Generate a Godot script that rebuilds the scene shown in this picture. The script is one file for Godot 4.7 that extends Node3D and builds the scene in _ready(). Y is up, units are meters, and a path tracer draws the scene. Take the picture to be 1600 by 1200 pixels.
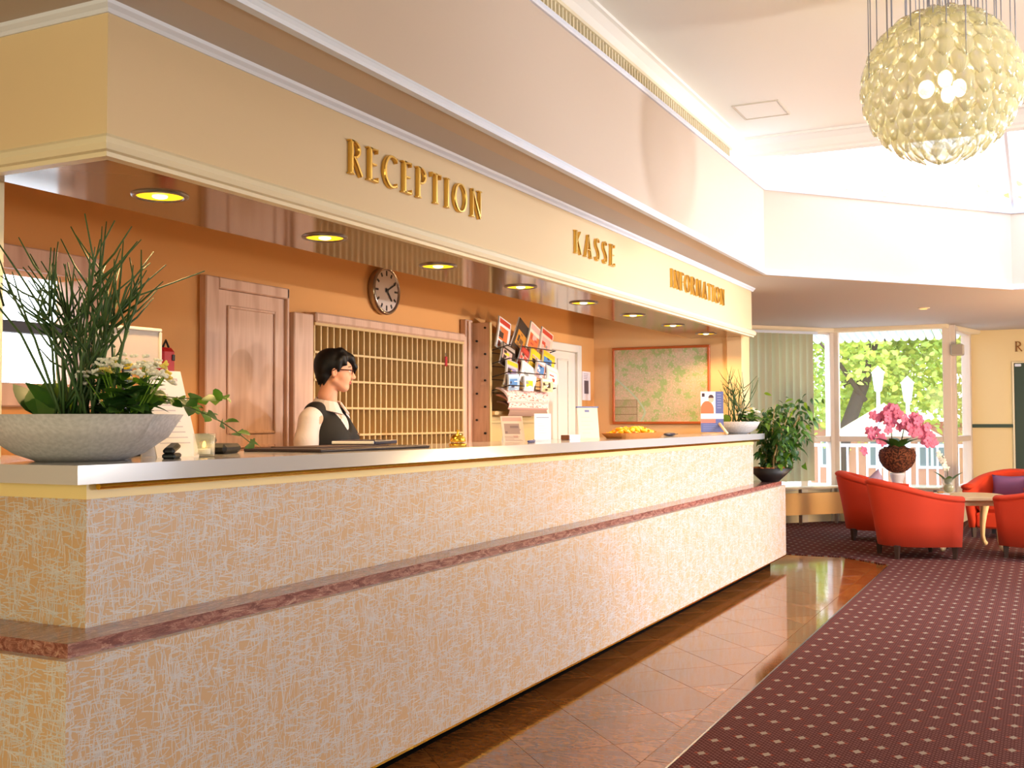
extends Node3D
# Hotel reception: a long papered counter under a dropped fascia, a lounge by a bay window beyond.
# World: y up, metres; -z runs along the counter away from the camera.

const CAM_H := 1.3
const FOCAL := 1690.0            # pixels, for a frame 1200 pixels high
const XF := -2.36                # fascia plane
const XB := -3.90                # wall behind the reception
const YS := 2.07                 # underside of the soffit
const YC := 2.49                 # low ceiling
const YL := 3.17                 # ledge of the lantern
const YU := 3.60                 # upper ceiling
const ZM := -9.65                # wall that carries the map

var rng := RandomNumberGenerator.new()
var used := {}

# ------------------------------------------------------------------ geometry
class G:
	var st := SurfaceTool.new()
	var t := Transform3D()
	func _init() -> void:
		st.begin(Mesh.PRIMITIVE_TRIANGLES)
		st.set_smooth_group(-1)
	func smooth(n: int) -> G:
		st.set_smooth_group(n)
		return self
	func flat() -> G:
		st.set_smooth_group(-1)
		return self
	func tri(a: Vector3, b: Vector3, c: Vector3, ua := Vector2.ZERO, ub := Vector2.ZERO, uc := Vector2.ZERO) -> void:
		st.set_uv(ua)
		st.add_vertex(t * a)
		st.set_uv(uc)
		st.add_vertex(t * c)
		st.set_uv(ub)
		st.add_vertex(t * b)
	func quad(a: Vector3, b: Vector3, c: Vector3, d: Vector3) -> void:
		tri(a, b, c, Vector2(0, 1), Vector2(1, 1), Vector2(1, 0))
		tri(a, c, d, Vector2(0, 1), Vector2(1, 0), Vector2(0, 0))
	func face_out(p: Array, mid: Vector3) -> void:   # a convex face, turned away from mid
		var n: Vector3 = (p[1] - p[0]).cross(p[2] - p[0])
		var q := p.duplicate()
		if n.dot(p[0] - mid) < 0:
			q.reverse()
		for i in range(1, q.size() - 1):
			tri(q[0], q[i], q[i + 1])
	func box(c: Vector3, s: Vector3, bev := 0.0) -> G:
		var h := s * 0.5
		var b := minf(bev, minf(h.x, minf(h.y, h.z)) * 0.9)
		for a in 3:
			for sg in [-1.0, 1.0]:
				var u := (a + 1) % 3
				var v := (a + 2) % 3
				var f := []
				for k in [[-1, -1], [1, -1], [1, 1], [-1, 1]]:
					var p := Vector3()
					p[a] = sg * h[a]
					p[u] = k[0] * (h[u] - b)
					p[v] = k[1] * (h[v] - b)
					f.append(c + p)
				face_out(f, c)
		if b > 0.0:
			for a in 3:
				var u := (a + 1) % 3
				var v := (a + 2) % 3
				for su in [-1.0, 1.0]:
					for sv in [-1.0, 1.0]:
						var f := []
						for k in [[-1, 0], [1, 0], [1, 1], [-1, 1]]:
							var p := Vector3()
							p[a] = k[0] * (h[a] - b)
							p[u] = su * (h[u] if k[1] == 0 else h[u] - b)
							p[v] = sv * (h[v] - b if k[1] == 0 else h[v])
							f.append(c + p)
						face_out(f, c)
			for sx in [-1.0, 1.0]:
				for sy in [-1.0, 1.0]:
					for sz in [-1.0, 1.0]:
						face_out([c + Vector3(sx * h.x, sy * (h.y - b), sz * (h.z - b)), c + Vector3(sx * (h.x - b), sy * h.y, sz * (h.z - b)), c + Vector3(sx * (h.x - b), sy * (h.y - b), sz * h.z)], c)
		return self
	func span(a: Vector3, b: Vector3, bev := 0.0) -> G:   # a box between two corners
		return box((a + b) * 0.5, (b - a).abs(), bev)
	func lathe(pr: Array, n: int, c := Vector3.ZERO) -> G:
		for i in pr.size() - 1:
			var p: Vector2 = pr[i]
			var q: Vector2 = pr[i + 1]
			for k in n:
				var a0 := TAU * k / n
				var a1 := TAU * (k + 1) / n
				var d0 := Vector3(cos(a0), 0, -sin(a0))
				var d1 := Vector3(cos(a1), 0, -sin(a1))
				var A := c + d0 * p.x + Vector3.UP * p.y
				var B := c + d1 * p.x + Vector3.UP * p.y
				var C := c + d1 * q.x + Vector3.UP * q.y
				var D := c + d0 * q.x + Vector3.UP * q.y
				if p.x > 1e-6:
					tri(A, B, C)
				if q.x > 1e-6:
					tri(A, C, D)
		return self
	func loft(rings: Array, caps := true, closed := true) -> G:
		var n: int = rings[0].size()
		for i in rings.size() - 1:
			var P: PackedVector3Array = rings[i]
			var Q: PackedVector3Array = rings[i + 1]
			for k in (n if closed else n - 1):
				var j := (k + 1) % n
				tri(P[k], P[j], Q[j])
				tri(P[k], Q[j], Q[k])
		if caps:
			for e in [0, rings.size() - 1]:
				var R: PackedVector3Array = rings[e]
				var m := Vector3()
				for p in R:
					m += p
				m /= n
				for k in n:
					var j := (k + 1) % n
					if e == 0:
						tri(m, R[j], R[k])
					else:
						tri(m, R[k], R[j])
		return self
	func tube(pts: Array, rad: Array, n := 8, caps := true) -> G:
		var rings := []
		var nrm := Vector3()
		for i in pts.size():
			var d: Vector3 = (pts[mini(i + 1, pts.size() - 1)] - pts[maxi(i - 1, 0)]).normalized()
			if i == 0:
				nrm = d.cross(Vector3.UP if absf(d.y) < 0.9 else Vector3.RIGHT).normalized()
			nrm = (nrm - d * nrm.dot(d)).normalized()
			var bi := d.cross(nrm)
			var r: float = rad[i] if rad.size() > 1 else rad[0]
			var R := PackedVector3Array()
			for k in n:
				var a := TAU * k / n
				R.append(pts[i] + (nrm * cos(a) + bi * sin(a)) * r)
			rings.append(R)
		return loft(rings, caps)
	func ell(c: Vector3, r: Vector3, nu := 16, nv := 10, b := Basis()) -> G:
		for i in nv:
			for k in nu:
				var p := []
				for q in [[i, k], [i, k + 1], [i + 1, k + 1], [i + 1, k]]:
					var th: float = PI * (float(q[0]) / nv - 0.5)
					var ph: float = TAU * q[1] / nu
					p.append(c + b * (Vector3(cos(th) * cos(ph), sin(th), -cos(th) * sin(ph)) * r))
				if i > 0:
					tri(p[0], p[1], p[2])
				if i < nv - 1 or i == 0:
					tri(p[0], p[2], p[3])
		return self
	func prism(poly: PackedVector2Array, y0: float, y1: float, ch := 0.0) -> G:   # poly holds (x, z)
		var q := poly
		if not Geometry2D.is_polygon_clockwise(q):
			q = poly.duplicate()
			q.reverse()
		var top := q
		if ch > 0.0:
			var o := Geometry2D.offset_polygon(q, -ch)
			if o.size() == 1 and o[0].size() == q.size():
				var best := q.duplicate()
				for i in q.size():
					var m := 1e9
					for w in o[0]:
						if w.distance_to(q[i]) < m:
							m = w.distance_to(q[i])
							best[i] = w
				top = best
		var idx := Geometry2D.triangulate_polygon(top)
		for k in range(0, idx.size(), 3):
			var a := top[idx[k]]
			var b := top[idx[k + 1]]
			var c := top[idx[k + 2]]
			var up := (b - a).cross(c - a) < 0
			var A := Vector3(a.x, y1, a.y)
			var B := Vector3(b.x, y1, b.y)
			var C := Vector3(c.x, y1, c.y)
			if up:
				tri(A, B, C)
			else:
				tri(A, C, B)
		idx = Geometry2D.triangulate_polygon(q)
		for k in range(0, idx.size(), 3):
			var a := q[idx[k]]
			var b := q[idx[k + 1]]
			var c := q[idx[k + 2]]
			var up := (b - a).cross(c - a) < 0
			var A := Vector3(a.x, y0, a.y)
			var B := Vector3(b.x, y0, b.y)
			var C := Vector3(c.x, y0, c.y)
			if up:
				tri(A, C, B)
			else:
				tri(A, B, C)
		var mid := Vector2()
		for p in q:
			mid += p / q.size()
		for i in q.size():
			var j := (i + 1) % q.size()
			var a := q[i]
			var b := q[j]
			var y2 := y1 - ch
			var n := (b - a).orthogonal()
			var A := Vector3(a.x, y0, a.y)
			var B := Vector3(b.x, y0, b.y)
			var C := Vector3(b.x, y2, b.y)
			var D := Vector3(a.x, y2, a.y)
			tri(A, C, B)
			tri(A, D, C)
			if ch > 0.0:
				tri(D, Vector3(top[j].x, y1, top[j].y), C)
				tri(D, Vector3(top[i].x, y1, top[i].y), Vector3(top[j].x, y1, top[j].y))
		return self
	func mesh() -> ArrayMesh:
		st.index()
		st.generate_normals()
		return st.commit()

# ------------------------------------------------------------------ naming and tagging
func obj(called: String, g, m: Material, parent: Node3D = null, at := Vector3.ZERO) -> MeshInstance3D:
	var o := MeshInstance3D.new()
	o.mesh = g.mesh() if g is G else g
	o.material_override = m
	put(o, called, parent)
	o.position = at
	return o

func put(o: Node3D, called: String, parent: Node3D = null) -> void:
	if parent == null:
		var k: int = used.get(called, 0)
		used[called] = k + 1
		o.name = called if k == 0 else "%s_%03d" % [called, k]
		add_child(o, true)
	else:
		var key := str(parent.get_instance_id()) + called
		var k: int = used.get(key, 0)
		used[key] = k + 1
		o.name = called if k == 0 else "%s_%03d" % [called, k]
		parent.add_child(o, true)

func tag(o: Node3D, label: String, category: String, group := "") -> Node3D:
	o.set_meta("label", label)
	o.set_meta("category", category)
	if group:
		o.set_meta("group", group)
	return o

func thing(called: String, label: String, category: String, at := Vector3.ZERO, turn := 0.0, group := "") -> Node3D:
	var o := Node3D.new()
	put(o, called)
	o.position = at
	o.rotation.y = turn
	return tag(o, label, category, group)

func struct(called: String, g, m: Material, label: String) -> MeshInstance3D:
	var o := obj(called, g, m)
	o.set_meta("kind", "structure")
	o.set_meta("label", label)
	return o

func stuff(o: Node3D) -> Node3D:
	o.set_meta("kind", "stuff")
	return o

func dup(src: Node3D, called: String, label: String, at: Vector3, turn := 0.0) -> Node3D:
	var r: Node3D = src.duplicate()
	put(r, called)
	r.position = at
	r.rotation.y = turn
	r.set_meta("label", label)
	return r

# ------------------------------------------------------------------ materials
func mat(c: Color, rough := 0.7, metal := 0.0, spec := 0.5) -> StandardMaterial3D:
	var m := StandardMaterial3D.new()
	m.albedo_color = c
	m.roughness = rough
	m.metallic = metal
	m.metallic_specular = spec
	return m

func rgb(r: int, g: int, b: int) -> Color:
	return Color8(r, g, b)

func glow(c: Color, e: float) -> StandardMaterial3D:
	var m := mat(c, 0.5)
	m.emission_enabled = true
	m.emission = c
	m.emission_energy_multiplier = e
	return m

func pane_mat(c := Color(1, 1, 1), a := 0.06) -> StandardMaterial3D:
	var m := mat(Color(c.r, c.g, c.b, a), 0.02)
	m.transparency = BaseMaterial3D.TRANSPARENCY_ALPHA
	return m

func leaf_mat(c: Color, rough := 0.45) -> StandardMaterial3D:
	var m := mat(c, rough)
	m.backlight_enabled = true
	m.backlight = Color(c.r * 1.1, c.g * 1.1, c.b * 0.5)
	m.cull_mode = BaseMaterial3D.CULL_DISABLED
	return m

func img_tex(im: Image) -> ImageTexture:
	return ImageTexture.create_from_image(im)

func noise_tex(freq: float, ramp: Gradient, size := 512, warp := 0.0, oct := 4, sd := 1, stretch := false) -> NoiseTexture2D:
	var n := FastNoiseLite.new()
	n.seed = sd
	n.frequency = freq
	n.fractal_octaves = oct
	if warp > 0.0:
		n.domain_warp_enabled = true
		n.domain_warp_amplitude = warp
		n.domain_warp_frequency = freq * 0.7
	var t := NoiseTexture2D.new()
	t.width = size
	t.height = size
	t.seamless = true
	t.noise = n
	t.color_ramp = ramp
	return t

func ramp(stops: Array) -> Gradient:
	var g := Gradient.new()
	var o := PackedFloat32Array()
	var c := PackedColorArray()
	for s in stops:
		o.append(s[0])
		c.append(s[1])
	g.offsets = o
	g.colors = c
	return g

func triplanar(m: StandardMaterial3D, s: Vector3, off := Vector3.ZERO) -> StandardMaterial3D:
	m.uv1_triplanar = true
	m.uv1_world_triplanar = true
	m.uv1_scale = s
	m.uv1_offset = off
	m.uv1_triplanar_sharpness = 8.0
	return m

func wallpaper() -> StandardMaterial3D:
	var N := 1024
	var im := Image.create(N, N, false, Image.FORMAT_RGB8)
	im.fill(rgb(198, 164, 126))
	var r := RandomNumberGenerator.new()
	r.seed = 11
	var patch := FastNoiseLite.new()     # the print is denser in some places than in others
	patch.seed = 12
	patch.frequency = 0.011
	for i in 7600:
		var x := r.randf() * N
		var y := r.randf() * N
		if patch.get_noise_2d(x, y) < r.randf_range(-0.55, 0.25):
			continue
		var len_ := r.randi_range(14, 78)
		var hor := r.randf() < 0.5
		var slope := r.randfn(0.0, 0.15)
		var bend := r.randfn(0.0, 0.0028)
		var tone := r.randf_range(-8, 8)
		var c := Color8(int(196 + tone), int(194 + tone), int(195 + tone))
		var w := 3 if r.randf() < 0.6 else 2
		for k in range(0, len_, 3):
			var o := slope * k + bend * k * k
			var px := int(x + (k if hor else o))
			var py := int(y + (o if hor else k))
			im.fill_rect(Rect2i(posmod(px, N), posmod(py, N), 4 if hor else w, w if hor else 4), c)
	var m := mat(Color.WHITE, 0.42, 0.0, 0.5)
	m.albedo_texture = img_tex(im)
	return triplanar(m, Vector3.ONE / 0.95, Vector3(0.13, 0.4, 0.27))

func carpet_mat() -> StandardMaterial3D:
	var W := 124
	var H := 152
	var im := Image.create(W, H, false, Image.FORMAT_RGB8)
	for y in H:
		for x in W:
			var c := rgb(74, 37, 35)
			var gx := fposmod(x / (W / 6.0), 1.0)
			var gy := fposmod(y / (H / 7.0), 1.0)
			var gx2 := fposmod(gx + 0.5, 1.0)
			var gy2 := fposmod(gy + 0.5, 1.0)
			if maxf(absf(gx - 0.5), absf(gy - 0.5)) < 0.19 or maxf(absf(gx2 - 0.5), absf(gy2 - 0.5)) < 0.19:
				c = rgb(114, 76, 72)
			for o in [Vector2(0.5, 0.5), Vector2(0, 0), Vector2(1, 0), Vector2(0, 1), Vector2(1, 1)]:
				var dx: float = absf(x - o.x * W) / W * 0.155
				var dy: float = absf(y - o.y * H) / H * 0.188
				if dx / 0.033 + dy / 0.02 < 1.0:
					c = rgb(128, 56, 40)
				if dx / 0.018 + dy / 0.028 < 1.0:
					c = rgb(142, 128, 116)
			im.set_pixel(x, y, c)
	var m := mat(Color.WHITE, 0.95, 0.0, 0.2)
	m.albedo_texture = img_tex(im)
	return triplanar(m, Vector3(1 / 0.155, 1, 1 / 0.188), Vector3(1.237 / 0.155 + 0.5, 0, 4.338 / 0.188 + 0.5))

func print_tex(sd: int, cols: Array, w := 72, h := 96) -> ImageTexture:   # a cover: blocks, a picture and rows of small type
	var r := RandomNumberGenerator.new()
	r.seed = sd
	var im := Image.create(w, h, false, Image.FORMAT_RGB8)
	im.fill(cols[0])
	im.fill_rect(Rect2i(4, 4, w - 8, int(h * 0.16)), cols[1])
	im.fill_rect(Rect2i(r.randi_range(4, 14), int(h * 0.3), int(w * 0.7), int(h * 0.42)), cols[2])
	for k in 5:
		im.fill_rect(Rect2i(r.randi_range(6, w / 2), r.randi_range(int(h * 0.28), int(h * 0.8)), r.randi_range(8, 28), r.randi_range(5, 18)), cols[r.randi_range(1, cols.size() - 1)])
	for k in 7:
		im.fill_rect(Rect2i(6, int(h * 0.78) + k * 3, r.randi_range(w / 3, w - 14), 1), cols[cols.size() - 1])
	return img_tex(im)

func print_mat(t: Texture2D, rough := 0.35) -> StandardMaterial3D:
	var m := mat(Color.WHITE, rough)
	m.albedo_texture = t
	return m

func sheet(w: float, h: float, t: float) -> G:   # an upright sheet in the xy plane, its print on +z
	var g := G.new()
	g.box(Vector3(0, h / 2, -t / 2 - 0.0003), Vector3(w, h, t))
	return g

func face(w: float, h: float) -> G:
	var g := G.new()
	g.quad(Vector3(-w / 2, 0, 0), Vector3(w / 2, 0, 0), Vector3(w / 2, h, 0), Vector3(-w / 2, h, 0))
	return g

func leaf(len_: float, wid: float, droop: float, fold: float, n := 5) -> ArrayMesh:   # a leaf that grows along +x
	var g := G.new()
	g.smooth(1)
	for s in [-1.0, 1.0]:
		for i in n:
			var p := []
			for k in [i, i + 1]:
				var u := float(k) / n
				var w := wid * 0.5 * pow(sin(PI * pow(u, 0.75)), 0.8) if k > 0 and k < n else 0.0
				var y := -droop * u * u * len_
				p.append(Vector3(u * len_, y, 0))
				p.append(Vector3(u * len_, y + fold * w, s * w))
			if s > 0:
				g.tri(p[0], p[1], p[3])
				g.tri(p[0], p[3], p[2])
			else:
				g.tri(p[0], p[3], p[1])
				g.tri(p[0], p[2], p[3])
	return g.mesh()

func heading(d: Vector3, roll := 0.0) -> Basis:   # +x along d
	var x := d.normalized()
	var z := x.cross(Vector3.UP if absf(x.y) < 0.95 else Vector3.RIGHT).normalized()
	var y := z.cross(x)
	return Basis(x, y, z) * Basis(Vector3.RIGHT, roll)


# ------------------------------------------------------------------ shared materials
var M := {}

func make_materials() -> void:
	M.paint = mat(rgb(222, 198, 158), 0.75)
	M.paint_niche = mat(rgb(246, 208, 156), 0.75)             # peach wall paint
	M.paint_pale = mat(rgb(204, 186, 168), 0.75)        # paler paint of the lantern walls
	M.paint_warm = mat(rgb(220, 156, 88), 0.8)         # ochre paint behind the counter
	M.paint_end = mat(rgb(226, 206, 158), 0.8)
	M.ceiling = mat(rgb(194, 187, 184), 0.85)
	M.ceiling_hi = mat(rgb(246, 243, 234), 0.85)
	M.white = mat(rgb(222, 230, 246), 0.45)
	M.cream = mat(rgb(232, 220, 188), 0.4)
	M.cream_soft = mat(rgb(238, 226, 196), 0.6)
	M.top = mat(rgb(190, 188, 188), 0.18)
	M.top.clearcoat_enabled = true
	M.top.clearcoat = 0.6
	M.top.clearcoat_roughness = 0.08
	M.gold = mat(rgb(236, 190, 70), 0.22, 1.0)
	M.gold_sign = mat(rgb(222, 178, 88), 0.3, 0.9)
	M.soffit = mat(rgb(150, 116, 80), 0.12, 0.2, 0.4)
	M.plinth = mat(rgb(10, 9, 9), 0.9, 0.0, 0.1)
	M.black = mat(rgb(14, 13, 13), 0.5)
	M.dark = mat(rgb(40, 34, 34), 0.4)
	M.chrome = mat(rgb(220, 220, 222), 0.15, 1.0)
	M.steel = mat(rgb(150, 150, 154), 0.3, 1.0)
	M.frame = mat(rgb(222, 212, 202), 0.5)
	M.oak = mat(rgb(222, 184, 156), 0.5)                # pinkish beech joinery
	M.oak.albedo_texture = noise_tex(0.006, ramp([[0.0, rgb(236, 222, 214)], [0.5, rgb(255, 250, 246)], [1.0, rgb(226, 208, 196)]]), 256, 20.0, 3, 4)
	triplanar(M.oak, Vector3(6, 0.6, 6))
	M.rack = mat(rgb(214, 180, 122), 0.5)
	M.rack_back = mat(rgb(120, 78, 44), 0.8)
	M.door = mat(rgb(234, 222, 204), 0.5)
	M.paper = mat(rgb(244, 242, 240), 0.6)
	M.pane = pane_mat()
	M.glass = pane_mat(Color(0.95, 1, 0.98), 0.12)
	M.wallpaper = wallpaper()
	M.carpet = carpet_mat()
	M.marble = mat(Color.WHITE, 0.12)
	M.marble.albedo_texture = noise_tex(0.016, ramp([[0.0, rgb(84, 40, 36)], [0.3, rgb(122, 68, 60)], [0.42, rgb(140, 86, 76)], [0.48, rgb(196, 160, 142)], [0.53, rgb(132, 76, 66)], [0.62, rgb(150, 104, 92)], [0.75, rgb(98, 48, 44)], [1.0, rgb(160, 120, 104)]]), 512, 90.0, 6, 7)
	triplanar(M.marble, Vector3(3.4, 4.5, 0.9))
	M.marble.clearcoat_enabled = true
	M.marble.clearcoat = 0.5
	M.tiles = []
	for k in 4:
		var m := mat([rgb(190, 168, 124), rgb(204, 182, 134), rgb(182, 162, 120), rgb(196, 174, 128)][k], 0.07)
		m.albedo_texture = M.tiles[0].albedo_texture if k else noise_tex(0.012, ramp([[0.0, rgb(128, 84, 58)], [0.33, rgb(176, 122, 80)], [0.42, rgb(148, 100, 68)], [0.5, rgb(190, 134, 88)], [0.62, rgb(182, 126, 82)], [0.7, rgb(158, 108, 74)], [1.0, rgb(206, 152, 106)]]), 512, 50.0, 5, 3)
		triplanar(m, Vector3(0.8, 1, 1.9), Vector3(k * 0.37, 0, k * 0.61))
		M.tiles.append(m)
	M.stone = mat(rgb(206, 202, 202), 0.75)
	M.stone.albedo_texture = noise_tex(0.08, ramp([[0.0, rgb(214, 214, 214)], [1.0, rgb(255, 255, 255)]]), 256, 0.0, 4, 9)
	triplanar(M.stone, Vector3(3, 3, 3))
	M.red = mat(rgb(214, 64, 32), 0.9)
	M.red.rim_enabled = true
	M.red.rim = 0.35
	M.red.rim_tint = 0.6
	M.wood_dark = mat(rgb(58, 38, 30), 0.45)
	M.wood_pale = mat(rgb(224, 196, 150), 0.4)
	M.leaf = leaf_mat(rgb(66, 104, 36))
	M.leaf_deep = leaf_mat(rgb(40, 76, 32))
	M.leaf_light = leaf_mat(rgb(112, 150, 48))
	M.stem = mat(rgb(62, 92, 44), 0.6)
	M.soil = mat(rgb(58, 38, 26), 0.95)
	M.petal_white = leaf_mat(rgb(250, 248, 238), 0.6)
	M.petal_white.backlight = Color(0.7, 0.7, 0.65)
	M.petal_pink = leaf_mat(rgb(255, 150, 196), 0.6)
	M.petal_pink.backlight = Color(0.5, 0.3, 0.42)
	M.petal_yellow = leaf_mat(rgb(236, 226, 150), 0.6)
	M.purple = mat(rgb(132, 92, 146), 0.85)

# ------------------------------------------------------------------ start
func _ready() -> void:
	rng.seed = 5
	# camera
	var cam := Camera3D.new()
	cam.name = "camera"
	cam.fov = rad_to_deg(2.0 * atan(600.0 / FOCAL))
	cam.near = 0.05
	cam.far = 200.0
	add_child(cam)
	cam.transform = Transform3D(Basis(Vector3.UP, deg_to_rad(26.35)) * Basis(Vector3.RIGHT, deg_to_rad(2.0)) * Basis(Vector3.BACK, deg_to_rad(-0.19)), Vector3(0, CAM_H, 0))
	cam.current = true
	# sky and exposure
	var env := Environment.new()
	env.background_mode = Environment.BG_SKY
	var sky := Sky.new()
	var sm := ProceduralSkyMaterial.new()
	sm.sky_top_color = rgb(205, 222, 245)
	sm.sky_horizon_color = rgb(240, 244, 250)
	sm.ground_horizon_color = rgb(225, 228, 225)
	sm.ground_bottom_color = rgb(170, 170, 160)
	sm.sky_energy_multiplier = SKY_E
	sm.ground_energy_multiplier = SKY_E
	sky.sky_material = sm
	env.sky = sky
	env.tonemap_mode = Environment.TONE_MAPPER_LINEAR
	env.tonemap_exposure = 1.07
	env.sdfgi_enabled = true
	env.ssao_enabled = true
	env.ssil_enabled = true
	var we := WorldEnvironment.new()
	we.name = "world_environment"
	we.environment = env
	add_child(we)
	# lamps of the hall that stand outside the frame
	lamp("lamp_beside_camera", Vector3(0.4, 1.72, 0.15), rgb(236, 240, 255), L1_E, 0.05)
	beam("lamp_far_hall", Vector3(4.0, 1.82, -8.6), Vector3(-3.9, 1.0, -7.6), rgb(246, 246, 250), L2_E, 0.07, 25.0, 0.8)
	lamp("lamp_hall_middle", Vector3(2.5, 1.2, -6.2), rgb(250, 242, 232), L4_E, 0.2)
	lamp("lamp_lounge", Vector3(1.8, 0.7, -11.3), rgb(255, 214, 160), L5_E, 0.2)
	beam("lamp_hall_side", Vector3(4.2, 3.05, -4.2), Vector3(-1.9, 2.85, -7.4), rgb(234, 240, 255), L3_E, 0.22, 40.0, 1.0)
	var al := AreaLight3D.new()
	al.name = "window_light_hall"
	al.area_size = Vector2(6.0, 1.9)
	al.light_color = rgb(216, 230, 255)
	al.light_energy = AREA_E
	al.shadow_enabled = true
	al.position = Vector3(7.6, 1.35, -9.6)
	al.rotation.y = PI / 2
	add_child(al)
	var nl := AreaLight3D.new()
	nl.name = "window_light_entrance"
	nl.area_size = Vector2(5.0, 1.8)
	nl.light_color = rgb(236, 232, 192)
	nl.light_energy = NEAR_E
	nl.shadow_enabled = true
	nl.position = Vector3(-0.5, 1.3, 2.9)
	add_child(nl)
	make_materials()
	shell()
	floor_and_carpet()
	lantern()
	fascia()
	counter()
	back_wall_fittings()
	bay_window()
	outside()
	chandelier()
	lounge()
	counter_things()
	receptionist()

const SKY_E := 2.3
const L1_E := 0.35
const L2_E := 34.0
const L3_E := 19.0
const L5_E := 10.0
const L4_E := 5.5
const AREA_E := 20.0
const NEAR_E := 16.5

func lamp(called: String, p: Vector3, c: Color, e: float, size: float) -> void:
	var l := OmniLight3D.new()
	l.name = called
	l.position = p
	l.light_color = c
	l.light_energy = e
	l.light_size = size
	l.omni_range = 40.0
	l.omni_attenuation = 2.0
	l.shadow_enabled = true
	add_child(l)

func beam(called: String, p: Vector3, aim: Vector3, c: Color, e: float, size: float, angle: float, soft: float) -> void:
	var l := SpotLight3D.new()
	l.name = called
	l.light_color = c
	l.light_energy = e
	l.light_size = size
	l.spot_angle = angle
	l.spot_angle_attenuation = soft
	l.spot_range = 40.0
	l.spot_attenuation = 2.0
	l.shadow_enabled = true
	add_child(l)
	l.look_at_from_position(p, aim)

# ------------------------------------------------------------------ room shell
func shell() -> void:
	var g := G.new()
	# wall behind the reception, with the opening of the office window (z -3.52 to -3.0, y 1.47 to 1.95)
	var x0 := XB - 0.16
	g.span(Vector3(x0, -0.1, 3.2), Vector3(XB, 3.0, -3.0))
	g.span(Vector3(x0, -0.1, -3.0), Vector3(XB, 1.47, -3.50))
	g.span(Vector3(x0, 1.95, -3.0), Vector3(XB, 3.0, -3.50))
	g.span(Vector3(x0, -0.1, -3.50), Vector3(XB, 3.0, -12.95))
	struct("wall_back", g, M.paint_warm, "ochre painted wall behind the reception desk")
	g = G.new()
	g.span(Vector3(XB, 0, ZM), Vector3(-2.60, YC, ZM - 0.18))
	struct("wall_map", g, M.paint_niche, "peach wall that carries the framed city map")
	g = G.new()
	g.span(Vector3(-2.60, 0, ZM + 0.04), Vector3(-2.45, YC, ZM - 0.22), 0.01)
	struct("wall_pillar", g, M.paint_niche, "pale peach pillar at the end of the map wall")
	g = G.new()
	g.span(Vector3(XB, 1.191, -2.26), Vector3(-2.975, YC, -2.36), 0.004)
	struct("wall_partition", g, M.cream_soft, "cream partition closing the near end of the reception")
	g = G.new()
	g.span(Vector3(-0.95, 0, -15.60), Vector3(8.3, YC, -15.78))
	struct("wall_end", g, M.paint_end, "cream yellow end wall of the lounge with a dark rail")
	g = G.new()
	g.span(Vector3(8.0, 0, 3.2), Vector3(8.2, 4.0, -15.6))
	struct("wall_right", g, M.paint, "peach wall on the far side of the hall")
	g = G.new()
	g.span(Vector3(XB, 0, 3.0), Vector3(8.0, 4.0, 3.2))
	struct("wall_near", g, M.paint, "peach wall behind the viewer")
	# low ceiling round the lantern opening
	g = G.new()
	g.span(Vector3(XB - 0.1, YC, 3.0), Vector3(-2.17, YC + 0.1, -8.7686))
	g.prism(PackedVector2Array([Vector2(XB - 0.1, -8.7686), Vector2(-2.17, -8.7686), Vector2(-0.3386, -10.89), Vector2(4.2686, -10.89), Vector2(6.14, -8.7686), Vector2(8.0, -8.7686), Vector2(8.0, -15.8), Vector2(-0.95, -15.8), Vector2(-1.02, -14.58), Vector2(-2.56, -14.58), Vector2(XB - 0.1, -12.94)]), YC, YC + 0.1)
	g.span(Vector3(6.14, YC, 3.0), Vector3(8.0, YC + 0.1, -8.7686))
	struct("ceiling", g, M.ceiling, "low plain ceiling round the raised lantern")
	# trims where the fascia meets the ceiling
	# small ceiling lamp of the lounge
	var t := thing("ceiling_spot", "small round ceiling spot lamp near the lounge window", "lamp", Vector3(-1.16, YC, -12.15))
	g = G.new()
	g.smooth(1)
	g.lathe([Vector2(0.0, -0.012), Vector2(0.05, -0.012), Vector2(0.065, -0.004), Vector2(0.066, 0.0)], 20)
	obj("ring", g, M.cream, t)
	g = G.new()
	g.ell(Vector3(0, -0.013, 0), Vector3(0.04, 0.006, 0.04), 14, 6)
	obj("lens", g, glow(rgb(255, 196, 110), 1.2), t)
	var l := SpotLight3D.new()
	l.name = "spot_beam"
	l.light_color = rgb(255, 206, 140)
	l.light_energy = 0.3
	l.light_size = 0.04
	l.spot_angle = 50.0
	l.spot_range = 12.0
	l.spot_attenuation = 2.0
	l.shadow_enabled = true
	t.add_child(l, true)
	l.position = Vector3(0, -0.03, 0)
	l.rotation.x = -PI / 2

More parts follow.
